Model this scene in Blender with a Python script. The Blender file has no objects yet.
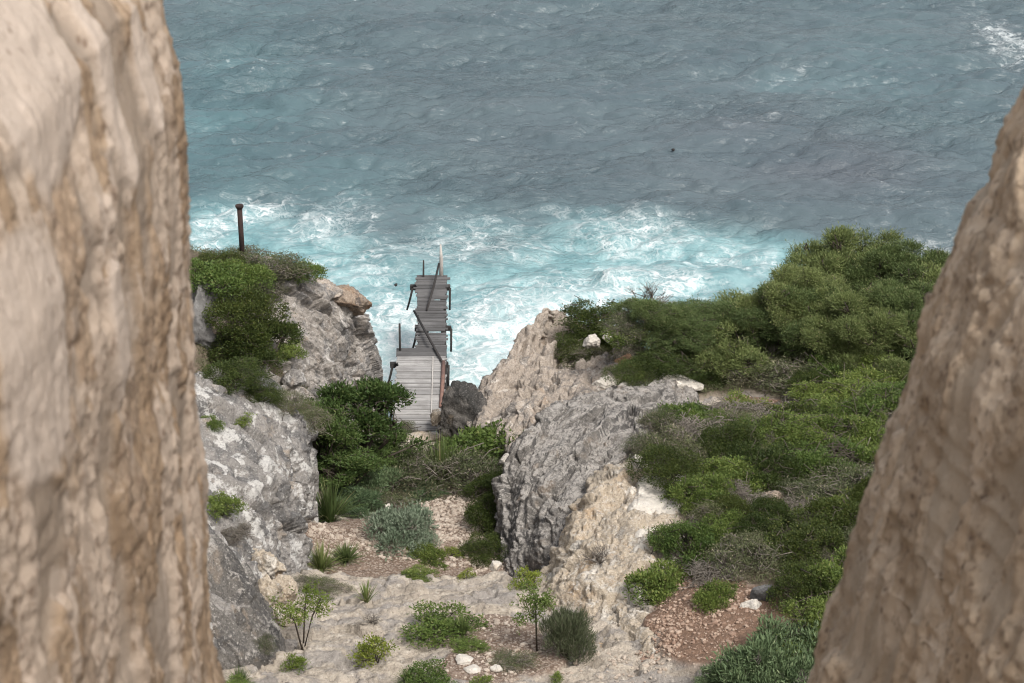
import bpy, math, random
import numpy as np
from mathutils import Vector, Matrix
R = math.radians
rng = np.random.default_rng(7)
random.seed(7)
SC = bpy.context.scene
COL = SC.collection

# ------------------------------------------------------------------ camera model
CAMZ, PITCH, FPX = 40.0, R(25.0), 70.0 / 36.0 * 1024
CP, SP = math.cos(PITCH), math.sin(PITCH)

def ray(px, py):
    a = (px - 512.0) / FPX
    b = (341.5 - py) / FPX
    return np.array([a, CP + SP * b, -SP + CP * b])

def P(px, py, Y):
    d = ray(px, py)
    t = Y / d[1]
    return np.array([d[0] * t, Y, CAMZ + d[2] * t])

def S(px, py):                       # the point of the sea level (z = 0) seen there
    d = ray(px, py)
    t = CAMZ / -d[2]
    return np.array([d[0] * t, d[1] * t])

# ------------------------------------------------------------------ noise
def _hash(ix, iy, iz, seed):
    with np.errstate(over='ignore'):
        h = (ix.astype(np.uint32) * np.uint32(374761393) + iy.astype(np.uint32) * np.uint32(668265263)
             + iz.astype(np.uint32) * np.uint32(2147483647) + np.uint32((seed * 2654435761) & 0xffffffff))
        h = (h ^ (h >> np.uint32(13))) * np.uint32(1274126177)
        h = (h ^ (h >> np.uint32(16))) * np.uint32(2246822519)
        h = h ^ (h >> np.uint32(15))
    return h

def perlin(p, seed=0):
    p = np.asarray(p, float)
    i = np.floor(p).astype(np.int64)
    f = p - i
    u = f * f * f * (f * (f * 6 - 15) + 10)
    out = np.zeros(len(p))
    for dx in (0, 1):
        wx = u[:, 0] if dx else 1 - u[:, 0]
        for dy in (0, 1):
            wy = u[:, 1] if dy else 1 - u[:, 1]
            for dz in (0, 1):
                wz = u[:, 2] if dz else 1 - u[:, 2]
                h = _hash(i[:, 0] + dx, i[:, 1] + dy, i[:, 2] + dz, seed)
                gx = (h & np.uint32(1023)).astype(float) / 511.5 - 1
                gy = ((h >> np.uint32(10)) & np.uint32(1023)).astype(float) / 511.5 - 1
                gz = ((h >> np.uint32(20)) & np.uint32(1023)).astype(float) / 511.5 - 1
                out += wx * wy * wz * (gx * (f[:, 0] - dx) + gy * (f[:, 1] - dy) + gz * (f[:, 2] - dz))
    return out * 1.25

def fbm(p, o=4, seed=0, g=0.5, l=2.03):
    out, a = 0, 1.0
    for k in range(o):
        out = out + a * perlin(p * (l ** k) + 17.3 * k, seed + k)
        a *= g
    return out

def ridged(p, o=3, seed=0):
    out, a = 0, 1.0
    for k in range(o):
        out = out + a * (1 - np.abs(perlin(p * (2.07 ** k) + 9.1 * k, seed + k)) * 2.2)
        a *= 0.5
    return out - 1.0

def worley(p, seed=0):
    i = np.floor(p).astype(np.int64)
    f1 = np.full(len(p), 9.0); f2 = np.full(len(p), 9.0); idv = np.zeros(len(p))
    for dx in (-1, 0, 1):
        for dy in (-1, 0, 1):
            for dz in (-1, 0, 1):
                c = i + np.array([dx, dy, dz])
                h = _hash(c[:, 0], c[:, 1], c[:, 2], seed)
                fx = (h & np.uint32(1023)).astype(float) / 1023
                fy = ((h >> np.uint32(10)) & np.uint32(1023)).astype(float) / 1023
                fz = ((h >> np.uint32(20)) & np.uint32(1023)).astype(float) / 1023
                d = np.sqrt((c[:, 0] + fx - p[:, 0]) ** 2 + (c[:, 1] + fy - p[:, 1]) ** 2 + (c[:, 2] + fz - p[:, 2]) ** 2)
                m = d < f1
                f2 = np.where(m, f1, np.minimum(f2, d))
                idv = np.where(m, ((h >> np.uint32(5)) & np.uint32(255)).astype(float) / 255, idv)
                f1 = np.where(m, d, f1)
    return f1, f2, idv

def facets(p, seed):
    """Cells whose faces are tilted planes: (edge distance, cell id, tilt height)."""
    i = np.floor(p).astype(np.int64)
    f1 = np.full(len(p), 9.0); f2 = np.full(len(p), 9.0); idv = np.zeros(len(p)); tl = np.zeros(len(p))
    for dx in (-1, 0, 1):
        for dy in (-1, 0, 1):
            for dz in (-1, 0, 1):
                c = i + np.array([dx, dy, dz])
                h = _hash(c[:, 0], c[:, 1], c[:, 2], seed); h2 = _hash(c[:, 0], c[:, 1], c[:, 2], seed + 77)
                v = np.stack([c[:, k] + ((h >> np.uint32(10 * k)) & np.uint32(1023)).astype(float) / 1023 - p[:, k] for k in range(3)], 1)
                g = np.stack([((h2 >> np.uint32(10 * k)) & np.uint32(1023)).astype(float) / 511.5 - 1 for k in range(3)], 1)
                d = np.sqrt((v ** 2).sum(1)); t_ = (v * g).sum(1)
                m = d < f1
                f2 = np.where(m, f1, np.minimum(f2, d))
                idv = np.where(m, ((h2 >> np.uint32(5)) & np.uint32(255)).astype(float) / 255, idv); tl = np.where(m, t_, tl)
                f1 = np.where(m, d, f1)
    return f2 - f1, idv, tl

def sstep(a, b, x):
    t = np.clip((x - a) / (b - a), 0, 1)
    return t * t * (3 - 2 * t)

# ------------------------------------------------------------------ mesh helpers
def mk_mesh(name, V, F, smooth=True):
    V = np.ascontiguousarray(V, dtype=np.float32)
    F = np.ascontiguousarray(F, dtype=np.int32)
    n = F.shape[1]
    me = bpy.data.meshes.new(name)
    me.vertices.add(len(V)); me.vertices.foreach_set('co', V.ravel())
    me.loops.add(F.size); me.loops.foreach_set('vertex_index', F.ravel())
    me.polygons.add(len(F))
    me.polygons.foreach_set('loop_start', np.arange(0, F.size, n, dtype=np.int32))
    me.polygons.foreach_set('use_smooth', np.full(len(F), smooth, dtype=bool))
    me.update(calc_edges=True)
    return me

def link(name, data, mat=None, parent=None, loc=(0, 0, 0)):
    o = bpy.data.objects.new(name, data)
    COL.objects.link(o)
    if mat is not None and data is not None and not data.materials:
        data.materials.append(mat)
    o.location = loc
    if parent is not None:
        o.parent = parent
    return o

def tag(o, label=None, cat=None, group=None, kind=None):
    if label: o['label'] = label
    if cat: o['category'] = cat
    if group: o['group'] = group
    if kind: o['kind'] = kind
    return o

def empty(name, loc=(0, 0, 0)):
    o = bpy.data.objects.new(name, None)
    COL.objects.link(o); o.location = loc; o.empty_display_size = 0.2
    return o

def attr(me, name, vals):
    a = me.attributes.new(name, 'FLOAT', 'POINT')
    a.data.foreach_set('value', np.ascontiguousarray(vals, dtype=np.float32))

def grid_faces(nr, nc):
    i = np.arange(nr - 1)[:, None] * nc + np.arange(nc - 1)[None, :]
    return np.stack([i, i + 1, i + nc + 1, i + nc], -1).reshape(-1, 4)

# tubes, boxes collected in one mesh
class MB:
    def __init__(s): s.v = []; s.f = []; s.n = 0
    def add(s, V, F):
        s.v.append(np.asarray(V, float)); s.f.append(np.asarray(F, int) + s.n); s.n += len(V)
    def box(s, c, size, rot=None, jit=0.0):
        h = np.array(size) / 2
        V = np.array([[x, y, z] for x in (-1, 1) for y in (-1, 1) for z in (-1, 1)], float) * h
        if jit: V += rng.normal(0, jit, V.shape)
        if rot is not None: V = V @ np.array(rot.to_3x3()).T
        s.add(V + np.array(c), [[0, 1, 3, 2], [4, 6, 7, 5], [0, 4, 5, 1], [2, 3, 7, 6], [0, 2, 6, 4], [1, 5, 7, 3]])
    def bar(s, a, b, w, h=None, n=4):
        s.tube([a, b], [w / 2, (h or w) / 2], n)
    def tube(s, pts, r, n=6, caps=True):
        pts = np.asarray(pts, float); k = len(pts)
        r = np.broadcast_to(np.asarray(r, float), (k,)) if np.ndim(r) == 0 or len(np.atleast_1d(r)) == k else np.full(k, r[0])
        rings = []
        up = np.array([0.0, 0.0, 1.0])
        for i in range(k):
            t = pts[min(i + 1, k - 1)] - pts[max(i - 1, 0)]
            t = t / (np.linalg.norm(t) + 1e-9)
            u = np.cross(t, up) if abs(t[2]) < 0.95 else np.cross(t, [1.0, 0, 0])
            u /= np.linalg.norm(u); w = np.cross(u, t)
            an = np.arange(n) * 2 * math.pi / n + math.pi / 4
            rings.append(pts[i] + r[i] * (np.cos(an)[:, None] * u + np.sin(an)[:, None] * w))
        V = np.concatenate(rings)
        F = []
        for i in range(k - 1):
            for j in range(n):
                j2 = (j + 1) % n
                F.append([i * n + j, i * n + j2, (i + 1) * n + j2, (i + 1) * n + j])
        if caps:
            V = np.concatenate([V, pts[:1], pts[-1:]])
            c0, c1 = k * n, k * n + 1
            for j in range(0, n, 2):
                F.append([c0, (j + 2) % n, (j + 1) % n, j])
                F.append([c1, (k - 1) * n + j, (k - 1) * n + (j + 1) % n, (k - 1) * n + (j + 2) % n])
        s.add(V, F)
    def mesh(s, name, smooth=False):
        return mk_mesh(name, np.concatenate(s.v), np.concatenate(s.f), smooth)
    def build(s, name, mat, parent=None, smooth=False):
        return link(name, s.mesh(name, smooth), mat, parent)

# ------------------------------------------------------------------ materials
class NT:
    def __init__(s, name):
        s.m = bpy.data.materials.new(name); s.m.use_nodes = True
        s.t = s.m.node_tree; s.t.nodes.clear()
        s.out = s.t.nodes.new('ShaderNodeOutputMaterial')
        s.tc = None
    def n(s, typ, **kw):
        nd = s.t.nodes.new('ShaderNode' + typ)
        for k, v in kw.items(): setattr(nd, k, v)
        return nd
    def L(s, a, b): s.t.links.new(a, b)
    def inp(s, nd, key, v):
        i = nd.inputs[key]
        if hasattr(v, 'is_output') or isinstance(v, bpy.types.NodeSocket): s.L(v, i)
        else: i.default_value = v
    def coord(s, scale=(1, 1, 1), which='Object'):
        mp = s.n('Mapping')
        if which == 'POS':
            g = s.n('NewGeometry'); s.L(g.outputs['Position'], mp.inputs[0])
        else:
            if s.tc is None: s.tc = s.n('TexCoord')
            s.L(s.tc.outputs[which], mp.inputs[0]); mp.inputs['Scale'].default_value = scale
        return mp.outputs[0]
    def noise(s, vec, scale, detail=5, rough=0.55, dist=0.0):
        nd = s.n('TexNoise'); s.L(vec, nd.inputs['Vector'])
        nd.inputs['Scale'].default_value = scale; nd.inputs['Detail'].default_value = detail
        nd.inputs['Roughness'].default_value = rough; nd.inputs['Distortion'].default_value = dist
        return nd.outputs['Fac']
    def voro(s, vec, scale, feature='F1', out='Distance'):
        nd = s.n('TexVoronoi', feature=feature); s.L(vec, nd.inputs['Vector']); nd.inputs['Scale'].default_value = scale
        return nd.outputs[out]
    def ramp(s, x, a, b, inv=False):
        nd = s.n('MapRange', interpolation_type='SMOOTHSTEP'); s.inp(nd, 0, x)
        nd.inputs[1].default_value = a; nd.inputs[2].default_value = b
        nd.inputs[3].default_value = 1.0 if inv else 0.0; nd.inputs[4].default_value = 0.0 if inv else 1.0
        return nd.outputs[0]
    def math(s, op, a, b=0.0, clamp=False):
        nd = s.n('Math', operation=op, use_clamp=clamp); s.inp(nd, 0, a); s.inp(nd, 1, b)
        return nd.outputs[0]
    def mix(s, f, a, b, mode='MIX'):
        nd = s.n('Mix', data_type='RGBA', blend_type=mode)
        s.inp(nd, 0, f)
        for k, v in ((6, a), (7, b)):
            if isinstance(v, (tuple, list)): v = (*v, 1.0) if len(v) == 3 else v
            s.inp(nd, k, v)
        return nd.outputs[2]
    def attr(s, name):
        nd = s.n('Attribute', attribute_name=name); return nd.outputs['Fac']
    def bump(s, h, strength, dist, prev=None):
        nd = s.n('Bump'); s.L(h, nd.inputs['Height']); nd.inputs['Strength'].default_value = strength
        nd.inputs['Distance'].default_value = dist
        if prev is not None: s.L(prev, nd.inputs['Normal'])
        return nd.outputs[0]
    def princ(s, color, rough=0.9, normal=None, spec=0.3, **kw):
        b = s.n('BsdfPrincipled')
        s.inp(b, 'Base Color', (*color, 1.0) if isinstance(color, (tuple, list)) else color)
        s.inp(b, 'Roughness', rough); s.inp(b, 'Specular IOR Level', spec)
        if normal is not None: s.L(normal, b.inputs['Normal'])
        for k, v in kw.items(): s.inp(b, k, v)
        return b
    def done(s, shader):
        s.L(shader, s.out.inputs[0]); return s.m

def rock_mat(name, base, dark, light, ochre, dark_amt=0.5, light_amt=0.5, ochre_amt=0.4, sc=1.0, stretch=0.6, vec=None, patchy=0, bump=1.0, top_light=0.0, fine=(0.75, 0.7)):
    t = NT(name)
    v = t.coord(vec or (sc, sc, sc * stretch), 'POS')
    vi = t.coord((sc, sc, sc), 'POS')
    big = t.noise(v, 0.7, 6, 0.6, 0.6)
    mid = t.noise(v, 2.2, 7, 0.65, 0.3)
    sml = t.noise(vi, 7.5, 8, 0.72, 0.3)
    fin = t.noise(vi, 19, 6, 0.72)
    vo = t.voro(vi, 5.0)
    c = t.mix(t.ramp(mid, 0.35, 0.7), base, [x * 0.78 for x in base])
    c = t.mix(t.math('MULTIPLY', t.ramp(t.noise(v, 1.1, 5, 0.6, 0.4), 0.62 - 0.25 * ochre_amt, 0.78 - 0.2 * ochre_amt), 0.8), c, ochre)
    g = t.math('ADD', t.math('MULTIPLY', big, 0.6), t.math('MULTIPLY', mid, 0.4))
    c = t.mix(t.ramp(g, 0.62 - 0.25 * dark_amt, 0.70 - 0.22 * dark_amt), c, dark)
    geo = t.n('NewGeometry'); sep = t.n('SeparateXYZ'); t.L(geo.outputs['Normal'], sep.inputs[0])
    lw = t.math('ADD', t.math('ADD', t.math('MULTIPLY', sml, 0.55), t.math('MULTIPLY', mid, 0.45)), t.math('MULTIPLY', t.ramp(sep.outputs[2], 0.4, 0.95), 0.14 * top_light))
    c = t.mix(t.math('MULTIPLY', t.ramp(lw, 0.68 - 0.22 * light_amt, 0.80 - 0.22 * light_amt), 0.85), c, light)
    if patchy:
        c = t.mix(t.math('MULTIPLY', t.ramp(t.noise(v, 1.0, 7, .68, .5), .60 - .2 * patchy, .66 - .2 * patchy), .85), c, light)
    # small lichen specks and pits
    c = t.mix(t.math('MULTIPLY', t.ramp(sml, 0.545, 0.66), 0.7), c, [x * 0.6 for x in dark])
    c = t.mix(t.math('MULTIPLY', t.ramp(fin, 0.545, 0.66), fine[0]), c, [x * 0.45 for x in dark])
    c = t.mix(t.math('MULTIPLY', t.ramp(fin, 0.455, 0.34), fine[1]), c, [min(1, x * 1.15) for x in light])
    n1 = t.bump(mid, 0.5 * bump, 0.25)
    n2 = t.bump(sml, 0.7 * bump, 0.10, n1)
    n3 = t.bump(vo, 0.35 * bump, 0.06, n2)
    n4 = t.bump(fin, 0.6 * bump, 0.03, n3)
    return t.done(t.princ(c, 0.92, n4, 0.2).outputs[0])

M = {}
M['tan_rock'] = rock_mat('tan limestone', (0.43, 0.365, 0.305), (0.21, 0.19, 0.172), (0.60, 0.545, 0.485), (0.38, 0.29, 0.215), 0.45, 0.55, 0.3, patchy=.15)
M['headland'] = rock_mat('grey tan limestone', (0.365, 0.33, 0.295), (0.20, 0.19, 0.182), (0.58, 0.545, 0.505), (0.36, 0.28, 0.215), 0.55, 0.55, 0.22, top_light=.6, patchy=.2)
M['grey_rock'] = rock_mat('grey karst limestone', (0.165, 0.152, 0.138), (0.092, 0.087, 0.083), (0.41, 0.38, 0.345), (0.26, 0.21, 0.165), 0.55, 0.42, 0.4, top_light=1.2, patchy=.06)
M['pale_rock'] = rock_mat('pale weathered limestone', (0.28, 0.26, 0.24), (0.14, 0.134, 0.13), (0.58, 0.56, 0.53), (0.34, 0.28, 0.22), 0.55, 0.45, 0.3, top_light=.4, vec=(.5, 1.3, 1.6), patchy=.36, fine=(.65, .45))
M['cream_rock'] = rock_mat('cream limestone', (0.50, 0.42, 0.325), (0.28, 0.245, 0.205), (0.66, 0.61, 0.54), (0.45, 0.32, 0.20), 0.40, 0.5, 0.4, top_light=0.5, patchy=.3)
M['dark_rock'] = rock_mat('dark lichen rock', (0.12, 0.11, 0.10), (0.055, 0.053, 0.05), (0.27, 0.25, 0.235), (0.20, 0.155, 0.11), 0.6, 0.3, 0.4)
M['smooth_grey'] = rock_mat('smooth grey rock', (0.20, 0.193, 0.185), (0.115, 0.113, 0.113), (0.33, 0.315, 0.30), (0.23, 0.20, 0.17), 0.5, 0.4, 0.2, bump=0.8, fine=(.6, .4))
M['white_rock'] = rock_mat('white limestone', (0.64, 0.59, 0.52), (0.36, 0.335, 0.31), (0.76, 0.73, 0.68), (0.56, 0.47, 0.36), 0.12, 0.6, 0.2, bump=0.6, fine=(.35, .3))
M['orange_rock'] = rock_mat('orange weathered rock', (0.42, 0.26, 0.16), (0.26, 0.17, 0.12), (0.56, 0.43, 0.34), (0.46, 0.22, 0.11), 0.3, 0.4, 0.6)
M['brown_rock'] = rock_mat('brown knob rock', (0.34, 0.27, 0.21), (0.15, 0.125, 0.11), (0.52, 0.45, 0.38), (0.33, 0.19, 0.10), 0.42, 0.4, 0.7)

# ------------------------------------------------------------------ terrain height
W_ = lambda *a: np.array(a, float)
ctrl = [P(*a) for a in [
    (330, 683, 42), (450, 683, 42), (560, 683, 42), (640, 680, 41.7), (700, 680, 41.3),
    (330, 620, 45.5), (450, 625, 45.3), (540, 625, 45.5),
    (330, 577, 50), (430, 577, 50), (500, 577, 50), (545, 577, 50),
    (360, 566, 51.7), (430, 570, 51.4), (500, 572, 51.2),
    (360, 540, 54), (450, 535, 55.3), (500, 545, 54.6), (450, 510, 59), (500, 490, 61), (380, 500, 60), (330, 520, 57),
    (470, 450, 66), (430, 434, 69), (400, 428, 69.3), (440, 470, 64)]]
ctrl += [W_(*a) for a in [
    # left plateau
    (-7.6, 42, 11.0), (-9, 45, 11.4), (-12, 45, 13), (-20, 45, 16), (-9, 50, 11.2), (-12, 55, 12), (-20, 55, 14), (-8.5, 56, 10.6),
    (-9.5, 62, 11.4), (-11, 66, 12.3), (-14, 66, 12.6), (-20, 66, 13), (-7.6, 61.5, 9.4), (-6.6, 66, 5.5), (-8.5, 66.5, 11.2),
    (-11, 71, 8.5), (-14, 72, 9), (-20, 72, 10), (-11, 75, -2.5), (-20, 78, -2.5), (-30, 80, -3), (-30, 60, 18), (-40, 70, 18), (-8, 74, -2.5),
    (-6.8, 48, 9.6), (-7.3, 52, 8.6), (-7.4, 57, 7.0),
    # gully mouth and inlet
    (-3.6, 70.6, 2.8), (-3.6, 71.8, -1), (-5, 72, -1), (-4, 75, -3.5), (-6, 75, -3.5), (-1.8, 71, -0.5), (-1, 74, -3.5), (0.3, 77, -3.5), (1, 80, -3.5),
    # right side
    (1.2, 52, 8.2), (0.8, 56, 6.9), (0.6, 60, 5.9), (0, 65, 4.9), (2.0, 57, 8.2), (2.4, 62, 7.2), (2, 66, 5.7), (3.0, 53, 9.6),
    (3.6, 49.5, 10.1), (5, 45, 11.5), (5.2, 48, 10.9), (7, 45, 11.7), (5.6, 51, 10.7), (4.6, 55, 10.0), (7.5, 54, 10.3),
    (4.6, 60, 9.2), (10, 48, 11.2), (10, 52, 10.4), (10, 56, 9.9), (9, 61, 9.2), (12, 58, 10), (14, 64, 9.2), (14, 70, 8.0), (9, 66, 8.2),
    (6, 65, 7.9), (4.2, 68, 6.6), (3.6, 72, 4.9), (2.8, 76, 3.0), (7, 71, 6.8), (8, 75, 4), (14, 76, 4), (20, 60, 11), (20, 70, 9), (25, 50, 14),
    (20, 78, 3), (30, 70, 12), (35, 50, 18), (3, 80, -3), (8, 80, -3), (14, 81, -3), (20, 83, -3), (30, 85, -3),
    (9, 42, 12.2), (13, 42, 13.2), (2.8, 46, 10.45), (1.5, 48.5, 9.6),
    # sea bed
    (0, 95, -7), (-25, 95, -7), (25, 98, -7), (-45, 95, -7), (45, 98, -7), (0, 120, -10), (-45, 120, -10), (45, 120, -10),
    # slope up to the cleft
    (0, 38, 12.2), (-10, 38, 14), (10, 38, 13.6), (-25, 38, 19), (25, 38, 18), (0, 30, 16.3), (-15, 30, 18.5), (15, 30, 18.5), (0, 20, 22.6), (-20, 20, 26),
    (20, 20, 26), (0, 12, 28), (-20, 12, 31), (20, 12, 31), (0, 7, 32.2), (-6, 7, 33), (6, 7, 33), (0, 4, 35.6), (0, 1.6, 38.1), (0, -4, 38.3),
    (-20, -2, 39.5), (20, -2, 39.5), (-50, 0, 40), (50, 0, 40), (0, -40, 40), (-50, -40, 42), (50, -40, 42), (-50, 40, 24), (50, 40, 24), (-50, 80, 10), (50, 84, 8)]]
ctrl = np.array(ctrl)
cx, cz = ctrl[:, :2], ctrl[:, 2]
def _phi(d2): return np.sqrt(d2 + 0.6)
A = _phi(((cx[:, None] - cx[None]) ** 2).sum(-1)) + np.eye(len(cx)) * -0.02
PL = np.column_stack([np.ones(len(cx)), cx])
KK = np.block([[A, PL], [PL.T, np.zeros((3, 3))]])
wts = np.linalg.solve(KK, np.concatenate([cz, np.zeros(3)]))
def base_z(x, y):
    out = np.empty(len(x))
    for i in range(0, len(x), 20000):
        xx, yy = x[i:i + 20000], y[i:i + 20000]
        d2 = (xx[:, None] - cx[None, :, 0]) ** 2 + (yy[:, None] - cx[None, :, 1]) ** 2
        out[i:i + 20000] = _phi(d2) @ wts[:-3] + wts[-3] + wts[-2] * xx + wts[-1] * yy
    return out

def lines(segs):
    out = [segs[0][0]]
    for a, b, d in segs:
        k = max(1, int(round((b - a) / d)))
        out += list(a + (b - a) * (np.arange(1, k + 1) / k))
    return np.array(out)
tx = lines([(-120, -50, 14), (-50, -20, 2.5), (-20, -11, .4), (-11, -7, .11), (-7, 8, .06), (8, 14, .12), (14, 22, .35), (22, 50, 2.5), (50, 120, 14)])
ty = lines([(-80, -8, 8), (-8, 8, .4), (8, 36, 1.2), (36, 41, .3), (41, 56, .065), (56, 70, .11), (70, 82, .25), (82, 125, 4)])
TX, TY = np.meshgrid(tx, ty)
fx, fy = TX.ravel(), TY.ravel()
tz = base_z(fx, fy)

def gsum(pts):
    m = np.zeros(len(fx))
    for (X, Y, r) in pts:
        m = np.maximum(m, np.exp(-(((fx - X) ** 2 + (fy - Y) ** 2) / (r * r)) ** 2))
    return m
def G(px, py, Y, r):
    q = P(px, py, Y); return (q[0], q[1], r)
nz = fbm(np.column_stack([fx * .8, fy * .8, np.zeros_like(fx)]), 4, 31)
z_red = gsum([G(705, 595, 45.2, 1.5), G(690, 570, 46.8, 1.1), G(700, 640, 43.2, 1.2), G(730, 620, 44, 1.2), G(750, 640, 43.2, 1.3), G(760, 610, 44.6, 1.1), G(670, 615, 44.6, .8), (9.2, 60.5, 1.3), (8, 61.5, 1.0)])
z_gravel = gsum([G(450, 510, 59, 1.9), G(470, 530, 56.5, 1.7), G(400, 540, 55, 1.7), G(345, 545, 54.5, 1.5), G(370, 530, 56, 1.6), G(440, 545, 54.5, 1.6), G(500, 560, 53, 1.3),
                 G(500, 640, 44.5, 1.5), G(480, 665, 43, 1.2), G(530, 655, 43.6, 1.1), G(490, 620, 45.5, 1.0), G(415, 555, 53.3, 1.4)])
z_hum = np.clip(gsum([(10, 49, 3.6), (8, 52, 3.2), (10, 56, 4.5), (7, 56, 2.8), (13, 60, 5), (12, 66, 5), (7, 66, 3.2), (16, 52, 6), (18, 70, 6), (5.5, 70, 2), G(805, 590, 45.6, 1.9), G(825, 640, 43.4, 2.0), (11, 45, 3), (-14, 50, 6), (-12, 45, 4), (-20, 50, 9), (-26, 58, 10), (-10, 63, 3), (-12, 67, 3), (-9, 58.5, 2.4),
                      (-2.5, 64, 2.6), (-5.5, 60.5, 2), (-1.5, 61.5, 1.8), (-14, 60, 5), (-20, 66, 8), (20, 60, 8)]) , 0, 1)
z_red = sstep(.35, .65, z_red + nz * .35); z_gravel = sstep(.35, .65, z_gravel + nz * .4); z_hum = sstep(.3, .6, z_hum + nz * .3)
z_hum *= (1 - z_red)
z_gravel = np.maximum(z_gravel, sstep(50.6, 51.0, fy + .3 * nz) * (1 - sstep(53.5, 55, fy)) * sstep(-6.5, -5.8, fx) * (1 - sstep(.2, 1, fx)))
p3 = np.column_stack([fx, fy, tz])
rocky = 1 - np.clip(z_red + z_gravel + z_hum, 0, 1)
near = np.exp(-((fy - 50) / 22) ** 4)
# layered ledge steps on the rocky shelf
lay = tz * 2.6 + 0.9 * fbm(p3 * np.array([.45, .9, .3]), 4, 71)
stair = (np.floor(lay) + sstep(.78, 1.0, lay - np.floor(lay))) - lay
tz = tz + rocky * near * (0.30 * stair + 0.09 * fbm(p3 * [.6, 1.0, 1], 4, 5) + .02 * ridged(p3 * 5, 3, 16))
nw = np.column_stack([nz, fbm(p3 * .8 + 7, 3, 90), nz])
e_, c_, t_ = facets(np.column_stack([fx * .75, fy * 1.15, tz * .3]) + .3 * nw, 8)
tz = tz + rocky * near * (0.10 * (c_ - .5) + .22 * t_ - .12 * np.exp(-e_ / .03) * (nz > -.1))
e_, c_, t_ = facets(np.column_stack([fx * 2.2, fy * 3.0, tz * .8]) + .4 * nw, 18)
tz = tz + rocky * near * (.03 * (c_ - .5) + .07 * t_ - .035 * np.exp(-e_ / .05) * (nw[:, 1] > 0))
tz = tz + (1 - rocky) * near * (.05 * fbm(p3 * 1.6, 3, 15)) + near * .03 * fbm(p3 * 6, 4, 12, .62)
# the rounded lip behind which the gully drops
tz = tz + (1 - near) * 0.5 * fbm(p3 * .3, 4, 44) * sstep(8, 14, np.abs(fx) + np.abs(fy) * .3)
lipy = 50.25 + .35 * nz + .12 * fx * 0
lipm = sstep(-7.2, -6.2, fx) * (1 - sstep(.4, 1.6, fx)) * (1 - sstep(52.5, 57, fy))
tz = tz + lipm * (.10 - .62 * sstep(0, .22, fy - lipy)) * sstep(48.5, 50, fy)
TZ = tz.reshape(TX.shape)

def ground_z(x, y):
    x = np.atleast_1d(np.asarray(x, float)); y = np.atleast_1d(np.asarray(y, float))
    i = np.clip(np.searchsorted(tx, x) - 1, 0, len(tx) - 2); j = np.clip(np.searchsorted(ty, y) - 1, 0, len(ty) - 2)
    u = (x - tx[i]) / (tx[i + 1] - tx[i]); v = (y - ty[j]) / (ty[j + 1] - ty[j])
    return TZ[j, i] * (1 - u) * (1 - v) + TZ[j, i + 1] * u * (1 - v) + TZ[j + 1, i] * (1 - u) * v + TZ[j + 1, i + 1] * u * v

def terrain_mat():
    t = NT('gully ground')
    v = t.coord(); vs = t.coord((.7, 1.5, 1.2))
    mid = t.noise(vs, 1.6, 7, .65, .5); sml = t.noise(v, 6, 8, .72, .3); fin = t.noise(v, 18, 6, .72)
    rock = t.mix(t.ramp(mid, .35, .68), (.49, .425, .35), (.33, .285, .235))
    rock = t.mix(t.math('MULTIPLY', t.ramp(t.noise(vs, .9, 6, .6, .4), .48, .60), .75), rock, (.27, .25, .235))
    rock = t.mix(t.math('MULTIPLY', t.ramp(sml, .53, .66), .7), rock, (.20, .175, .15))
    rock = t.mix(t.math('MULTIPLY', t.ramp(sml, .46, .34), .55), rock, (.62, .57, .50))
    pebc = t.voro(v, 13, 'F1', 'Color'); pebd = t.voro(v, 13)
    sepc = t.n('SeparateColor'); t.L(pebc, sepc.inputs[0])
    grav = t.mix(sepc.outputs[0], (.24, .175, .135), (.44, .37, .305))
    grav = t.mix(t.ramp(pebd, .42, .62), grav, (.17, .12, .09))
    grav = t.mix(t.math('MULTIPLY', t.ramp(mid, .45, .6), .5), grav, (.27, .20, .155))
    red = t.mix(t.ramp(sml, .35, .65), (.245, .155, .108), (.165, .108, .078))
    red = t.mix(t.math('MULTIPLY', t.ramp(sepc.outputs[1], .8, .9), t.ramp(pebd, .5, .3)), red, (.50, .38, .30))
    hum = t.mix(t.ramp(sml, .38, .66), (.10, .08, .055), (.19, .155, .115))
    hum = t.mix(t.math('MULTIPLY', t.ramp(mid, .5, .65), .5), hum, (.09, .095, .05))
    c = t.mix(t.attr('gravel'), rock, grav)
    c = t.mix(t.attr('humus'), c, hum)
    c = t.mix(t.attr('red'), c, red)
    c = t.mix(t.math('MULTIPLY', t.ramp(fin, .55, .67), .6), c, (.13, .11, .09))
    n1 = t.bump(mid, .5, .2); n2 = t.bump(sml, .8, .09, n1); n3 = t.bump(pebd, .5, -.04, n2); n4 = t.bump(fin, .6, .03, n3)
    return t.done(t.princ(c, .95, n4, .15).outputs[0])

tme = mk_mesh('terrain', np.column_stack([fx, fy, tz]), grid_faces(len(ty), len(tx)))
attr(tme, 'red', z_red); attr(tme, 'gravel', z_gravel); attr(tme, 'humus', z_hum)
tag(link('terrain', tme, terrain_mat()), kind='structure')

# ------------------------------------------------------------------ rock outcrops
def catmull(A, n):
    k = len(A)
    B = np.concatenate([2 * A[:1] - A[1:2], A, 2 * A[-1:] - A[-2:-1]])
    s = np.linspace(0, k - 1 - 1e-9, n)
    i = np.floor(s).astype(int); u = (s - i).reshape(-1, *([1] * (A.ndim - 1)))
    p0, p1, p2, p3_ = B[i], B[i + 1], B[i + 2], B[i + 3]
    return .5 * (2 * p1 + (p2 - p0) * u + (2 * p0 - 5 * p1 + 4 * p2 - p3_) * u ** 2 + (3 * p1 - p0 - 3 * p2 + p3_) * u ** 3)

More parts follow.
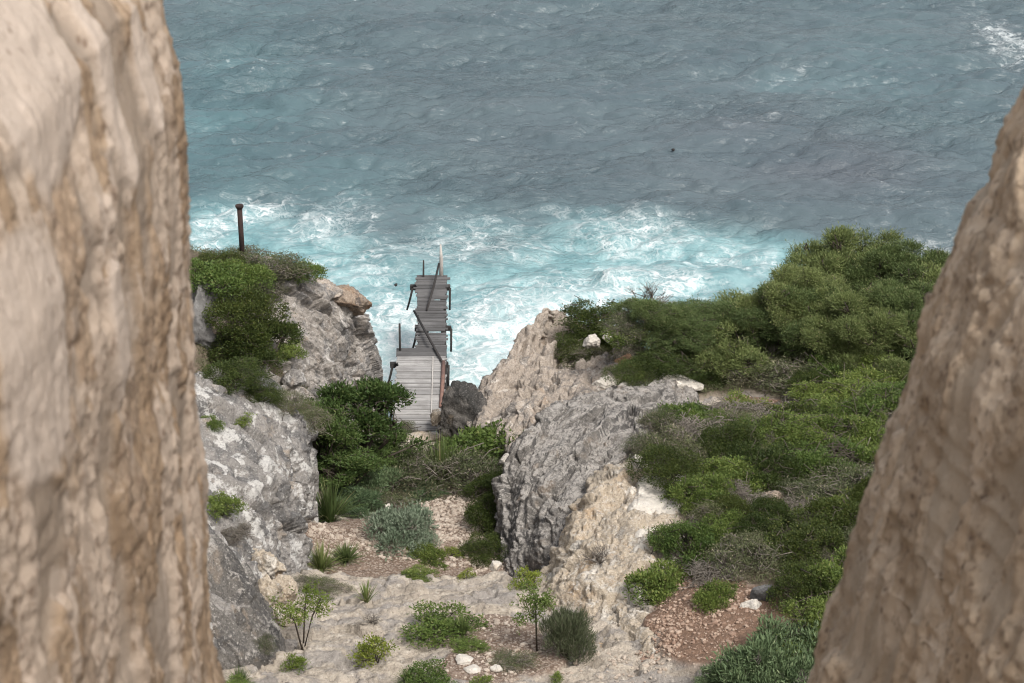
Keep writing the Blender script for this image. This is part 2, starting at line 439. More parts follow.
def rock_disp(p, seed, amp=1.0, st=.6, block=1.0, lin=None, led=None, ledamp=.16):
    q = p.copy()
    if lin is not None:                     # bedding: features drawn out along one direction
        l = np.array(lin, float); l /= np.linalg.norm(l)
        q = q - np.outer(q @ l, l) * .68
    else:
        q = q * np.array([1, 1, st])
    wv = np.column_stack([fbm(q * .7, 4, seed + 60), fbm(q * .7 + 5, 4, seed + 61), fbm(q * .7 + 9, 4, seed + 62)])
    d = .30 * fbm(q * .45, 3, seed) + .06 * ridged(q * .9 + wv * .5, 3, seed + 3)
    e, c, tl = facets(q * .62 + wv * .22, seed + 5)
    d += block * (.30 * (c - .5) + .50 * tl - .26 * np.exp(-e / .03) * (wv[:, 1] > -.12))
    e, c, tl = facets(q * 1.7 + wv * .35, seed + 6)
    d += block * (.10 * (c - .5) + .22 * tl - .10 * np.exp(-e / .04) * (wv[:, 2] > -.1))
    e, c, tl = facets(q * 4.2 + wv * .5, seed + 8)
    d += block * (.03 * (c - .5) + .075 * tl)
    if led is not None:                     # stepped ledges
        lay = p @ np.array(led, float) + .55 * wv[:, 0] + .5 * fbm(p * .5, 3, seed + 33)
        fr = lay - np.floor(lay)
        k = _hash(np.floor(lay).astype(np.int64), np.zeros(len(p), np.int64), np.zeros(len(p), np.int64), seed)
        hgt = .5 + ((k & np.uint32(255)).astype(float) / 255)
        d += ledamp * hgt * (sstep(0, .86, fr) - sstep(.88, 1.0, fr) - .4)
    d += .02 * ridged(q * 2.6 + wv, 4, seed + 14) + .022 * ridged(q * np.array([6, 6, 5]) + wv * 2, 3, seed + 17)
    hol = fbm(p * np.array([1.5, 1.5, 1.2]) + wv * .4, 4, seed + 11)
    d += .05 * fbm(q * 8, 4, seed + 9, .65) - .55 * np.maximum(0, hol - .40) - .14 * np.maximum(0, fbm(p * 5, 3, seed + 19) - .34)
    return d * amp

def patch(name, rows, mat, label, cat, step=.045, amp=1.0, seed=1, st=.6, block=1.0, skirt=2.5, flip=False, lin=None, led=None, ledamp=.16):
    A = np.array([[W_(*c[1:]) if c[0] == 'w' else P(*c) for c in r] for r in rows])
    def flare(A):
        def ext(e, i):
            d = e - i; d[..., 2] = 0; d = d / (np.linalg.norm(d, axis=-1, keepdims=True) + 1e-6)
            return e + d * .35 + np.array([0, 0, -1.1])
        A = np.concatenate([ext(A[:1], A[1:2]), A, ext(A[-1:], A[-2:-1])])
        return np.concatenate([ext(A[:, :1], A[:, 1:2]), A, ext(A[:, -1:], A[:, -2:-1])], axis=1)
    A = flare(A)
    lr = np.linalg.norm(np.diff(A, axis=0), axis=2).sum(0).max(); lc = np.linalg.norm(np.diff(A, axis=1), axis=2).sum(1).max()
    nr, nc = int(lr / step) + 4, int(lc / step) + 4
    Gd = catmull(A, nr); Gd = np.swapaxes(catmull(np.swapaxes(Gd, 0, 1), nc), 0, 1)
    du = np.gradient(Gd, axis=1); dv = np.gradient(Gd, axis=0)
    n = np.cross(dv, du); n /= np.linalg.norm(n, axis=2, keepdims=True) + 1e-9
    if (n[..., 2].mean() < 0) != flip: n = -n
    p = Gd.reshape(-1, 3)
    d = rock_disp(p, seed, amp, st, block, lin, led, ledamp)
    p = p + n.reshape(-1, 3) * d[:, None]
    Gd = p.reshape(nr, nc, 3)
    # skirt down and a closing base
    T = np.pad(Gd, ((1, 1), (1, 1), (0, 0)), mode='edge')
    zb = Gd[..., 2].min() - skirt
    for sl in ((0, slice(None)), (-1, slice(None)), (slice(None), 0), (slice(None), -1)):
        T[sl][..., 2] = np.minimum(T[sl][..., 2] - skirt, T[sl][..., 2] - .3)
    nr += 2; nc += 2
    V = T.reshape(-1, 3); F = grid_faces(nr, nc)
    org = np.array([V[:, 0].mean(), V[:, 1].mean(), Gd[..., 2].min()])
    if n[..., 2].mean() > 0: pass
    o = link(name, mk_mesh(name, V - org, F), mat, loc=org)
    return tag(o, label, cat)

def gy(px, py):                      # distance along y at which the line of sight meets the ground
    Ys = np.arange(41, 78, .05); d = ray(px, py); t = Ys / d[1]
    k = np.nonzero(CAMZ + d[2] * t < ground_z(d[0] * t, Ys))[0]
    return Ys[k[0]] if len(k) else 60.0
_ico = {}
def ico(sub):
    if sub in _ico: return _ico[sub]
    import bmesh
    bm = bmesh.new(); bmesh.ops.create_icosphere(bm, subdivisions=sub, radius=1.0)
    V = np.array([v.co[:] for v in bm.verts]); F = np.array([[v.index for v in f.verts] for f in bm.faces])
    bm.free(); _ico[sub] = (V, F); return V, F

def boulder_mesh(name, size, seed, sub=5, cuts=14, rough=1.0):
    V, F = ico(sub); r = np.random.default_rng(seed)
    V = V.copy()
    for k in range(cuts):
        n = r.normal(size=3); n /= np.linalg.norm(n); h = r.uniform(.5, .88)
        s = V @ n - h
        V = V - np.maximum(s, 0)[:, None] * n
    V *= np.array(size)
    m = np.cbrt(np.prod(size))
    n = V / (np.linalg.norm(V, axis=1, keepdims=True) + 1e-9)
    q = V / m
    d = .13 * fbm(q * 1.1, 4, seed) + .09 * ridged(q * 2.4, 4, seed + 2) + .04 * ridged(q * 7, 3, seed + 12)
    a, b, c = worley(q * 2.0, seed + 4)
    d += .06 * (c - .5) - .06 * np.exp(-(b - a) / .06) + .035 * fbm(q * 8, 3, seed + 8)
    V = V + n * d[:, None] * m * rough
    return mk_mesh(name, V, F)

def boulder(px, py, Y, size, mat, label, seed, rot=(0, 0, 0), name='boulder', cat='rock', sub=5, cuts=14, rough=1.0, group=None):
    o = link(name, boulder_mesh(name, size, seed, sub, cuts, rough), mat, loc=P(px, py, Y))
    o.rotation_euler = [R(a) for a in rot]
    return tag(o, label, cat, group)

w = 'w'
patch('headland_rock', [
    [(w, -11, 70, 6), (w, -9, 71, 5), (w, -7.6, 72, 3), (w, -6.4, 72.6, 1), (w, -5.8, 72.6, -1), (w, -5.4, 72.6, -2)],
    [(240, 288, 64.5), (275, 272, 66.5), (305, 283, 67.5), (328, 300, 68), (338, 316, 68.4), (w, -6.1, 71, 8.2)],
    [(240, 310, 63), (280, 300, 65), (312, 310, 66), (330, 325, 67), (342, 343, 68.3), (w, -6.05, 71.4, 7)],
    [(245, 345, 61), (285, 345, 63), (315, 350, 64.5), (338, 358, 66), (355, 380, 68.3), (w, -5.6, 71.4, 6)],
    [(262, 385, 59.5), (295, 390, 61.5), (320, 395, 63.3), (344, 397, 65), (367, 415, 68), (w, -5.3, 71.4, 4)],
    [(285, 415, 58.5), (305, 425, 60.5), (325, 440, 62), (350, 445, 64), (374, 445, 67), (w, -5.0, 71.3, 1)],
    [(290, 450, 58), (310, 475, 60), (330, 495, 61.5), (352, 495, 64), (376, 475, 67), (w, -5.0, 71, -2)]],
    M['headland'], 'tall tan and grey limestone headland left of the jetty, dropping to the foam', 'rock', seed=21, amp=1.15, lin=(.35, .5, -1), led=(.55, .25, .35), ledamp=.25)
boulder(345, 299, 68.3, (1.08, .85, .66), M['brown_rock'], 'brown boulder jutting out like a nose from the top of the left headland', 31, rot=(0, 12, 15), cuts=7)
boulder(322, 292, 67.9, (.9, .8, .5), M['tan_rock'], 'pale stone block on the left headland just inland of the brown jutting boulder', 32, rot=(0, 15, 40))
boulder(206, 322, 62, (1.35, 1.5, 1.35), M['smooth_grey'], 'grey rock mass at the left edge below the headland shrubs, beside the near wall', 33, rot=(0, 10, 20), cuts=6)
boulder(232, 331, 61.0, (.75, .6, .42), M['tan_rock'], 'weathered tan rock lump beside the grey rock at the left edge', 34, rot=(0, 25, 0))
boulder(262, 388, 59.5, (.85, .6, .4), M['smooth_grey'], 'low grey rock poking out of the dark shrubs above the pale slab', 35, rot=(0, 20, 30))
boulder(292, 380, 61.0, (.5, .42, .38), M['pale_rock'], 'crumbly white rock at the inland foot of the left headland', 36)
boulder(276, 321, 64, (.42, .4, .26), M['white_rock'], 'small white rock lying between the headland shrubs and its cliff', 37)

patch('rock_slab', [
    [(w, -11.5, 58.2, 10), (w, -9.5, 58.5, 10), (w, -8, 59.3, 9), (w, -7.2, 59.8, 7.6), (w, -6.6, 60, 6)],
    [(190, 368, 56), (235, 385, 56.5), (268, 397, 57), (292, 412, 57.3), (303, 436, 58)],
    [(188, 420, 52.5), (232, 425, 53.5), (266, 432, 54.5), (291, 450, 55.2), (310, 482, 56)],
    [(188, 470, 49.5), (230, 475, 50), (262, 480, 51), (287, 498, 52.6), (306, 520, 54.3)],
    [(188, 520, 46.5), (225, 525, 47.5), (255, 535, 48.5), (281, 545, 50), (301, 552, 52)],
    [(188, 570, 44.3), (225, 575, 45), (253, 590, 46), (277, 600, 47.2), (296, 592, 49.3)],
    [(188, 625, 42.8), (225, 630, 43.4), (253, 640, 44.1), (274, 645, 45), (290, 632, 46.8)],
    [(188, 690, 42.3), (225, 690, 42.6), (253, 690, 43.2), (275, 690, 44), (292, 675, 45.8)]],
    M['pale_rock'], 'large pale weathered limestone slab sloping along the left side of the gully', 'rock', seed=41, amp=.9, lin=(1, -.25, -.5), led=(.12, .95, .5), ledamp=.22, block=.7)
patch('leaning_rock', [
    [(205, 541, 46.6), (238, 561, 46.9), (270, 602, 46.6), (292, 642, 45.7)],
    [(205, 546, 45), (235, 568, 45.3), (262, 606, 45.2), (284, 641, 44.6)],
    [(205, 600, 43.6), (228, 611, 43.8), (250, 633, 43.8), (273, 656, 43.6)],
    [(205, 655, 42.9), (225, 655, 42.9), (243, 658, 43.0), (258, 662, 43.1)]],
    M['grey_rock'], 'dark grey leaning rock at the bottom of the pale slab, beside the near wall', 'rock', seed=142, amp=.6, block=.8, lin=(1, -.6, -1.2))
boulder(283, 592, 46.6, (.42, .4, .5), M['cream_rock'], 'crumbling cream rock knob on the gully side of the pale slab', 43)

boulder(462, 420, 67.6, (1.05, 1.0, 1.5), M['dark_rock'], 'rounded dark lichen-covered boulder right beside the landward end of the jetty', 51, rot=(0, 0, 30), cuts=9, rough=1.25)

patch('rocky_point', [
    [(w, 0.6, 80, -3), (w, 1.5, 80, -2), (w, 2.3, 80, -2), (w, 3.2, 80, -1), (w, 4.5, 79, 1)],
    [(w, 0.9, 77.8, -3), (548, 327, 75.8), (564, 325, 76), (581, 330, 75.8), (602, 339, 75)],
    [(w, -0.3, 75.5, -3), (524, 339, 74), (550, 340, 73.8), (580, 346, 73.2), (612, 354, 72)],
    [(w, -1.2, 73.6, -3), (500, 361, 72), (535, 360, 71.3), (572, 363, 70.6), (614, 367, 69)],
    [(w, -1.9, 71.6, -2), (482, 381, 70.4), (515, 384, 68.8), (560, 381, 67.6), (620, 374, 67)],
    [(w, -2.0, 70, 0), (470, 403, 69), (505, 409, 66.8), (545, 406, 65.3), (592, 393, 65)],
    [(w, -2.0, 68.5, 2), (468, 432, 67), (505, 437, 64.8), (537, 426, 63.8), (578, 411, 63)],
    [(w, -1.8, 66.8, 2), (470, 475, 65.5), (507, 475, 63.2), (540, 455, 62.6), (580, 432, 62)]],
    M['tan_rock'], 'pinkish tan rocky point to the right of the jetty with white surf along its edge', 'rock', seed=61, amp=1.0, block=.95, lin=(.45, 1, .6), led=(.8, -.3, .5), ledamp=.22)

patch('grey_outcrop', [
    [(w, 0.3, 62.5, 5), (w, 2, 63.5, 6), (w, 4.2, 66, 7), (w, 5.6, 67, 7.4), (w, 6.6, 66.6, 7.4)],
    [(518, 444, 58.7), (556, 410, 60.5), (608, 390, 62.5), (648, 379, 64), (690, 390, 64)],
    [(513, 472, 57), (550, 441, 58), (600, 413, 60), (645, 397, 61.5), (688, 404, 61.5)],
    [(510, 505, 56), (540, 475, 56), (585, 446, 57), (627, 422, 58.5), (664, 424, 59)],
    [(510, 545, 54.2), (535, 516, 54.3), (571, 481, 55), (607, 456, 56), (644, 449, 57)],
    [(517, 572, 52.6), (537, 551, 52.6), (562, 521, 53), (592, 492, 54), (620, 482, 55)],
    [(526, 600, 52), (547, 594, 51.5), (566, 575, 51), (592, 545, 52), (620, 520, 53)]],
    M['grey_rock'], 'big dark grey karst outcrop with a pale top on the right of the gully', 'rock', seed=72, amp=.85, lin=P(640, 390, 62) - P(510, 545, 54), led=(.55, -.35, .55), ledamp=.2, block=.8)

patch('cream_outcrop', [
    [(w, 2.1, 57, 6.8), (w, 2.9, 57.5, 8.4), (w, 3.8, 58, 8.6), (w, 5, 58, 8.8), (w, 6.2, 57, 9)],
    [(574, 520, 54), (593, 493, 53), (621, 473, 54), (651, 469, 54), (690, 487, 53)],
    [(556, 560, 51.5), (577, 530, 50.8), (609, 509, 51.5), (641, 501, 51.7), (682, 512, 51)],
    [(547, 590, 49.5), (564, 568, 49), (596, 551, 49), (633, 541, 49.3), (674, 548, 49)],
    [(542, 623, 47), (557, 605, 47.2), (589, 599, 46.7), (626, 591, 46.7), (654, 592, 46.7)],
    [(549, 652, 45), (562, 636, 45.6), (593, 636, 45), (623, 629, 45), (649, 625, 45)],
    [(566, 674, 44), (576, 660, 44.2), (602, 661, 43.6), (632, 660, 43.4), (668, 657, 43.2)],
    [(570, 700, 44), (580, 700, 43.6), (605, 700, 43), (640, 700, 42.8), (680, 695, 42.7)]],
    M['cream_rock'], 'rough cream limestone outcrop between the gully floor and the red dirt terrace', 'rock', seed=85, amp=.95, st=.8, block=.5, led=(.2, .3, .9), ledamp=.12)
patch('flat_slab', [[(640, 479, 52.9), (662, 475, 53), (688, 479, 52.9)], [(634, 495, 51.9), (660, 493, 52), (684, 495, 51.8)], [(631, 509, 51), (655, 512, 51), (678, 513, 50.9)]],
      M['white_rock'], 'flat creamy white slab lying on top of the cream outcrop against the green shrubs', 'rock', seed=191, amp=.26, block=.4, skirt=.6)
patch('ledge_rock', [[(640, 531, 50.0), (666, 529, 50.1), (696, 541, 49.9)], [(636, 543, 49.3), (662, 545, 49.4), (692, 552, 49.3)], [(631, 556, 48.6), (656, 560, 48.6), (684, 562, 48.6)]],
      M['white_rock'], 'white weathered rock ledge above the small green mat shrub', 'rock', seed=192, amp=.4, block=.8, skirt=.6)
for i_, (px_b, py_b, Y_b, s_b, lab_b) in enumerate([(262, 566, 47.6, .62, 'crumbly cream rock at the broken edge of the pale slab above the leaning grey rock'),
                                       (270, 598, 46.4, .6, 'broken cream rock lump between the leaning grey rock and the gully floor'),
                                       (287, 622, 45.6, .5, 'lowest crumbly rock at the foot of the pale slab')]):
    boulder(px_b, py_b, Y_b, (s_b, s_b * .9, s_b * 1.1), M['cream_rock'], lab_b, 150 + i_, rough=1.4)
boulder(640, 465, 54.5, (.27, .5, .42), M['white_rock'], 'narrow white rock standing at the top of the cream outcrop', 93, rot=(0, 0, 10))
boulder(640, 600, 46.3, (.42, .5, .42), M['white_rock'], 'pale knobbly rock at the left end of the small green mat shrub', 94)
boulder(672, 382, 63.5, (1.15, .8, .35), M['white_rock'], 'whitish flat rock capping the far end of the grey outcrop', 95, rot=(0, 5, -5))
boulder(752, 608, gy(752, 606), (.36, .32, .3), M['white_rock'], 'rounded cream stone on the edge of the red dirt terrace', 96, rough=.7)
boulder(763, 594, gy(763, 598), (.36, .26, .36), M['smooth_grey'], 'angular grey stone block behind the rounded cream stone', 97, rot=(15, 20, 30), cuts=12, rough=.4)
boulder(691, 388, 63.4, (.22, .2, .26), M['cream_rock'], 'small yellowish stone standing beyond the grey outcrop', 98, rot=(0, 25, 0), cuts=12, rough=.5)
boulder(592, 341, 71.6, (.45, .4, .34), M['white_rock'], 'white rock in front of the dark shrubs on the rocky point', 99)
boulder(611, 337, 71.6, (.48, .4, .34), M['white_rock'], 'second white rock on the rocky point, close beside the round green shrub', 100)
boulder(626, 352, 69.5, (.7, .6, .42), M['tan_rock'], 'pinkish grey rock hump inland of the white rocks on the point', 101)
boulder(627, 362, 68.3, (.5, .4, .3), M['orange_rock'], 'orange stained rock below the pinkish hump on the point', 102)
boulder(671, 342, 69.3, (.35, .4, .36), M['orange_rock'], 'orange red rock half hidden by the olive shrubs', 103)
boulder(606, 383, 66, (.55, .4, .3), M['white_rock'], 'white stone beside the low green shrub mat at the edge of the point', 104, rot=(0, 0, 30))
boulder(771, 499, gy(771, 502), (.46, .34, .34), M['brown_rock'], 'brown stone sitting among the shrubs of the right slope', 105)
boulder(388, 507, 58.6, (.16, .15, .22), M['white_rock'], 'small white stone standing on the gully dirt left of the silvery shrub', 106, sub=3, rough=.5)
boulder(465, 660, 43.2, (.30, .24, .12), M['white_rock'], 'flat pale stone near the bottom of the rock shelf', 107, sub=4, rot=(0, 8, 0), rough=.6)
boulder(474, 670, 42.8, (.30, .26, .16), M['white_rock'], 'thick cream stone just below the flat pale stone on the shelf', 108, sub=4, rough=.6)
boulder(497, 668, 42.8, (.2, .17, .13), M['white_rock'], 'small rounded cream stone to the right of the thick one on the shelf', 109, sub=4, rough=.6)
boulder(496, 566, 52.3, (.2, .2, .17), M['white_rock'], 'small pale stone at the foot of the grey outcrop in the gully', 110, sub=4)
boulder(350, 549, 54.2, (.2, .2, .15), M['white_rock'], 'white stone on the dirt beside the spiky tufts in the gully', 111, sub=4)
boulder(507, 461, 62.5, (.3, .25, .3), M['white_rock'], 'whitish rock showing behind the bright gully shrub', 112, sub=4)

# ------------------------------------------------------------------ near walls of the cleft
def near_wall_mat(name, cols, pale_amt):
    base, mid_, grey, pale, dark = cols
    t = NT(name)
    v = t.coord((1, 1, .22)); vi = t.coord((1, 1, .6)); vb = t.coord((1, 1, .38))
    big = t.noise(vb, 3.2, 4, .5, .5); strk = t.noise(v, 9, 5, .6, .4); sm = t.noise(vi, 26, 7, .65); fine = t.noise(vi, 80, 5, .65)
    nc = t.n('TexNoise'); t.L(vi, nc.inputs['Vector']); nc.inputs['Scale'].default_value = 7; nc.inputs['Detail'].default_value = 5
    sc1 = t.n('VectorMath', operation='SCALE'); t.L(nc.outputs['Color'], sc1.inputs[0]); sc1.inputs['Scale'].default_value = .16
    ad = t.n('VectorMath', operation='ADD'); t.L(v, ad.inputs[0]); t.L(sc1.outputs[0], ad.inputs[1])
    cell = t.n('SeparateColor'); t.L(t.voro(ad.outputs[0], 6.0, 'F1', 'Color'), cell.inputs[0]); edge = t.voro(ad.outputs[0], 6.0, 'DISTANCE_TO_EDGE')
    c = t.mix(t.ramp(strk, .38, .62), base, mid_)
    c = t.mix(t.math('MULTIPLY', t.ramp(cell.outputs[0], .52, .62), .62), c, pale)
    c = t.mix(t.math('MULTIPLY', t.ramp(cell.outputs[1], .68, .74), .6), c, [x * .72 for x in mid_])
    c = t.mix(t.math('MULTIPLY', t.ramp(edge, .07, .0), t.math('MULTIPLY', t.ramp(sm, .42, .56), .55)), c, [x * .6 for x in mid_])
    c = t.mix(t.math('MULTIPLY', t.attr('worn'), .8), c, grey)
    c = t.mix(t.math('MULTIPLY', t.ramp(big, .64 - pale_amt, .67 - pale_amt), .5), c, pale)
    c = t.mix(t.math('MULTIPLY', t.attr('pale'), .92), c, pale)
    c = t.mix(t.math('MULTIPLY', t.math('MULTIPLY', t.ramp(sm, .55, .66), t.math('SUBTRACT', 1.0, t.math('MAXIMUM', t.attr('worn'), t.attr('pale')))), .7), c, dark)
    c = t.mix(t.math('MULTIPLY', t.ramp(sm, .44, .32), .35), c, pale)
    pit = t.math('MULTIPLY', t.ramp(t.voro(vi, 24), .30, .12), t.ramp(t.noise(vi, 5, 4, .6), .46, .58))
    c = t.mix(t.math('MULTIPLY', pit, .7), c, dark)
    c = t.mix(t.math('MULTIPLY', t.ramp(fine, .58, .7), .4), c, dark)
    n = t.bump(strk, .4, .05); n = t.bump(sm, .5, .02, n); n = t.bump(fine, .4, .01, n)
    return t.done(t.princ(c, .9, n, .2).outputs[0])

def near_wall(name, edge, colsXY, mat, label, seed, sgn, pale=(), step=.014):
    E = []
    for px, py in edge:
        q = P(px, py, 6.5); E.append((q[0] + sgn * (.035 if sgn < 0 else .085), q[2]))
    E = np.array(E); E = E[np.argsort(E[:, 1])]
    z0, z1 = E[0, 1], E[-1, 1]
    E = np.concatenate([[[E[0, 0] - sgn * .25, 31.5], [E[0, 0] - sgn * .12, z0 - .9]], E, [[E[-1, 0] + sgn * .25, z1 + .4], [E[-1, 0] + sgn * .9, z1 + 1.2], [E[-1, 0] + sgn * 2.2, 40.6]]])
    zs = np.concatenate([np.arange(31.5, z0 - .2, .09), np.arange(z0 - .2, z1 + .2, step), np.arange(z1 + .2, 40.6, .06)])
    xe = np.interp(zs, E[:, 1], E[:, 0])
    zz = np.column_stack([zs * 2.2, 0 * zs + seed, 0 * zs])
    xe = xe + (.05 if sgn > 0 else .02) * fbm(zz, 5, seed + 90, .6)
    C = np.array(colsXY, float)                      # (dx, Y)
    seg = np.linalg.norm(np.diff(C, axis=0), axis=1)
    par = np.concatenate([[0], np.cumsum(seg)])
    u = [0.0]
    while u[-1] < par[-1]:
        yy = np.interp(u[-1], par, C[:, 1])
        u.append(u[-1] + (step if 3.2 < yy < 7.6 and u[-1] < par[-1] * .8 else .10))
    u = np.array(u)
    dx = np.interp(u, par, C[:, 0]); yy = np.interp(u, par, C[:, 1])
    Gd = np.stack([xe[:, None] + dx[None] * sgn, np.broadcast_to(yy[None], (len(zs), len(u))), np.broadcast_to(zs[:, None], (len(zs), len(u)))], -1)
    du = np.gradient(Gd, axis=1); dv = np.gradient(Gd, axis=0)
    n = np.cross(du, dv); n /= np.linalg.norm(n, axis=2, keepdims=True) + 1e-9
    mid = len(u) // 3
    if n[:, mid, 0].mean() * sgn > 0: n = -n
    p = Gd.reshape(-1, 3)
    q = p * np.array([1, 1, .35])
    wv = np.column_stack([fbm(q * 3, 3, seed + 40), fbm(q * 3 + 7, 3, seed + 41), fbm(q * 3 + 3, 3, seed + 42)])
    smooth = sstep(.05, .22, fbm(q * np.array([5, 5, 4]) + wv * .3, 3, seed + 50))      # worn smooth bands
    d = .05 * fbm(q * 1.6, 3, seed) + (.012 if sgn < 0 else .02) * ridged(q * np.array([4, 4, 2]) + wv * .3, 3, seed + 4)
    d += (1 - .85 * smooth) * (.010 * ridged(p * np.array([11, 11, 4]) + wv, 4, seed + 7) + .011 * fbm(p * np.array([34, 34, 22]), 4, seed + 8, .65) - (.03 if sgn < 0 else .07) * np.maximum(0, fbm(p * np.array([16, 16, 11]), 3, seed + 12) - .22))
    d -= .022 * smooth
    pl = np.zeros(len(p))
    for Y_, z_, ry_, rz_ in pale: pl = np.maximum(pl, np.exp(-(((p[:, 1] - Y_) / ry_) ** 2 + ((p[:, 2] - z_) / rz_) ** 2)))
    pl = sstep(.40, .50, pl + .14 * fbm(q * 3, 4, seed + 70))
    d = d * (1 - .6 * pl) + .012 * pl
    p = p + n.reshape(-1, 3) * d[:, None]
    me = mk_mesh(name, p - np.array([p[:, 0].mean(), 5, 31.5]), grid_faces(len(zs), len(u)))
    attr(me, 'worn', smooth)
    attr(me, 'pale', pl)
    o = link(name, me, mat, loc=(p[:, 0].mean(), 5, 31.5))
    return tag(o, label, 'rock wall')

near_wall('rock_wall', [(163, -20), (168, 20), (176, 60), (190, 95), (192, 150), (195, 230), (200, 300), (204, 380), (207, 450), (213, 540), (222, 700)],
          [(.7, -4), (.45, 1), (.25, 2.5), (.14, 4.0), (.06, 5.2), (.015, 6.0), (0, 6.5), (.05, 6.9), (.35, 7.5), (1.6, 8.2), (5, 8.6), (9, 6)],
          near_wall_mat('warm near limestone', ((.355, .262, .180), (.28, .198, .130), (.285, .232, .185), (.48, .40, .335), (.17, .115, .08)), .05),
          'warm tan rock wall with pale patches filling the left side, close and out of focus', 201, -1, [(5.15, 38.62, .44, .66), (4.62, 37.78, .32, .38), (5.75, 38.15, .10, .34), (6.15, 38.1, .08, .22), (5.45, 37.5, .08, .25)])
near_wall('rock_wall', [(1032, 60), (1022, 90), (1015, 112), (1000, 150), (985, 195), (960, 240), (945, 270), (925, 320), (910, 370), (900, 400), (880, 455), (865, 505), (845, 560), (838, 590), (820, 640), (795, 700)],
          [(1.6, -4), (1.1, 1), (.75, 2.8), (.42, 4.2), (.2, 5.3), (.06, 6.1), (0, 6.5), (.05, 6.9), (.4, 7.5), (1.6, 8.2), (5, 8.6), (9, 6)],
          near_wall_mat('grey brown near limestone', ((.62, .49, .355), (.51, .39, .275), (.47, .39, .30), (.70, .58, .45), (.17, .12, .09)), .04),
          'grey brown rock wall slanting down the right side, close and out of focus', 231, 1)

# ------------------------------------------------------------------ sea
def wave_tile(N, Ls, wind, peak, seed, small):
    r = np.random.default_rng(seed)
    k1 = np.fft.fftfreq(N, Ls / N) * 2 * math.pi
    kx, ky = np.meshgrid(k1, k1)
    k = np.sqrt(kx ** 2 + ky ** 2); k[0, 0] = 1e-6
    cosf = (kx * wind[0] + ky * wind[1]) / k
    Ph = np.exp(-1 / (k * peak) ** 2) / k ** 3.6 * (.06 + cosf ** 4) * np.exp(-(k * small) ** 2)
    Ph[0, 0] = 0
    h = np.sqrt(Ph) * (r.normal(size=(N, N)) + 1j * r.normal(size=(N, N)))
    H = np.fft.ifft2(h).real; s = H.std()
    Dx = np.fft.ifft2(h * -1j * kx / k).real / s; Dy = np.fft.ifft2(h * -1j * ky / k).real / s
    return H / s, Dx, Dy
def samp(T, Ls, x, y):
    N = T.shape[0]
    u = (x / Ls * N) % N; v = (y / Ls * N) % N
    i = np.floor(u).astype(int) % N; j = np.floor(v).astype(int) % N; a = u - np.floor(u); b = v - np.floor(v)
    i2 = (i + 1) % N; j2 = (j + 1) % N
    return T[j, i] * (1 - a) * (1 - b) + T[j, i2] * a * (1 - b) + T[j2, i] * (1 - a) * b + T[j2, i2] * a * b
sx = lines([(-4000, -400, 900), (-400, -60, 60), (-60, -44, 1.2), (-44, 44, .17), (44, 60, 1.2), (60, 400, 60), (400, 4000, 900)])
sy = lines([(60, 66, 1), (66, 110, .14), (110, 156, .18), (156, 175, 1), (175, 500, 40), (500, 6000, 900)])
SX, SY = np.meshgrid(sx, sy); qx, qy = SX.ravel(), SY.ravel()
T1 = wave_tile(512, 71.0, (.35, -.94), 1.6, 3, .05); T2 = wave_tile(512, 43.0, (.05, -1), .8, 4, .04)
c_, s_ = math.cos(.5), math.sin(.5)
rx, ry = qx * c_ - qy * s_, qx * s_ + qy * c_
gst = np.clip(.85 + .55 * fbm(np.column_stack([qx * .035, qy * .06, 0 * qx]), 3, 340), .4, 1.5)
H = gst * .20 * samp(T1[0], 71, qx, qy) + .07 * samp(T2[0], 43, rx, ry)
H += .18 * np.sin(qy * .42 + .6 * np.sin(qx * .07) + qx * .05) * sstep(60, 90, qy)
far = 1 - sstep(160, 400, np.abs(qy) + np.abs(qx))
px_ = qx + .85 * .20 * samp(T1[1], 71, qx, qy) * far; py_ = qy + .85 * .20 * samp(T1[2], 71, qx, qy) * far
def sblob(L_):
    m = np.zeros(len(qx))
    for px, py, rw, rh, val in L_:
        c = S(px, py); cr = S(px + rw, py); ct = S(px, py - rh); cb = S(px, py + rh)
        ax = abs(cr[0] - c[0]); ay = (ct[1] - cb[1]) / 2
        m = np.maximum(m, val * np.exp(-(((qx - c[0]) / ax) ** 2 + ((qy - c[1]) / ay) ** 2)))
    return m
wn = fbm(np.column_stack([qx * .09, qy * .09, np.zeros_like(qx)]), 4, 301)
wn2 = fbm(np.column_stack([qx * .25, qy * .25, np.zeros_like(qx)]), 4, 311)
turq = sblob([(300, 290, 190, 85, 1.0), (430, 330, 160, 120, 1.05), (560, 290, 170, 65, 1.0), (720, 262, 130, 42, .95), (215, 240, 60, 45, .9), (480, 410, 150, 70, 1.1), (640, 300, 150, 60, 1.0), (200, 130, 60, 90, .25)])
turq = np.clip(sstep(.12, .75, turq + .30 * wn), 0, 1)
foam = sblob([(250, 208, 55, 18, .54), (330, 225, 60, 30, .50), (380, 270, 60, 40, .56), (400, 370, 50, 90, 1.0), (500, 340, 60, 60, .95), (470, 400, 60, 50, 1.05), (560, 300, 90, 30, .64), (660, 285, 90, 28, .60),
              (740, 262, 70, 25, .52), (320, 280, 60, 30, .5), (905, 243, 55, 8, .75), (640, 235, 80, 22, .42), (1005, 40, 34, 26, .55), (450, 250, 120, 30, .55), (395, 330, 60, 60, .85), (215, 230, 25, 30, .5), (545, 318, 14, 25, 1.2), (520, 350, 14, 25, 1.1), (490, 375, 14, 20, 1.1)])
foam = np.clip(foam + .16 * wn + .14 * wn2, 0, 1.2)
violet = np.clip(sblob([(840, 165, 120, 40, 1.0), (760, 130, 120, 30, .6), (700, 175, 100, 30, .5), (520, 140, 100, 40, .35)]) + .25 * wn, 0, 1)
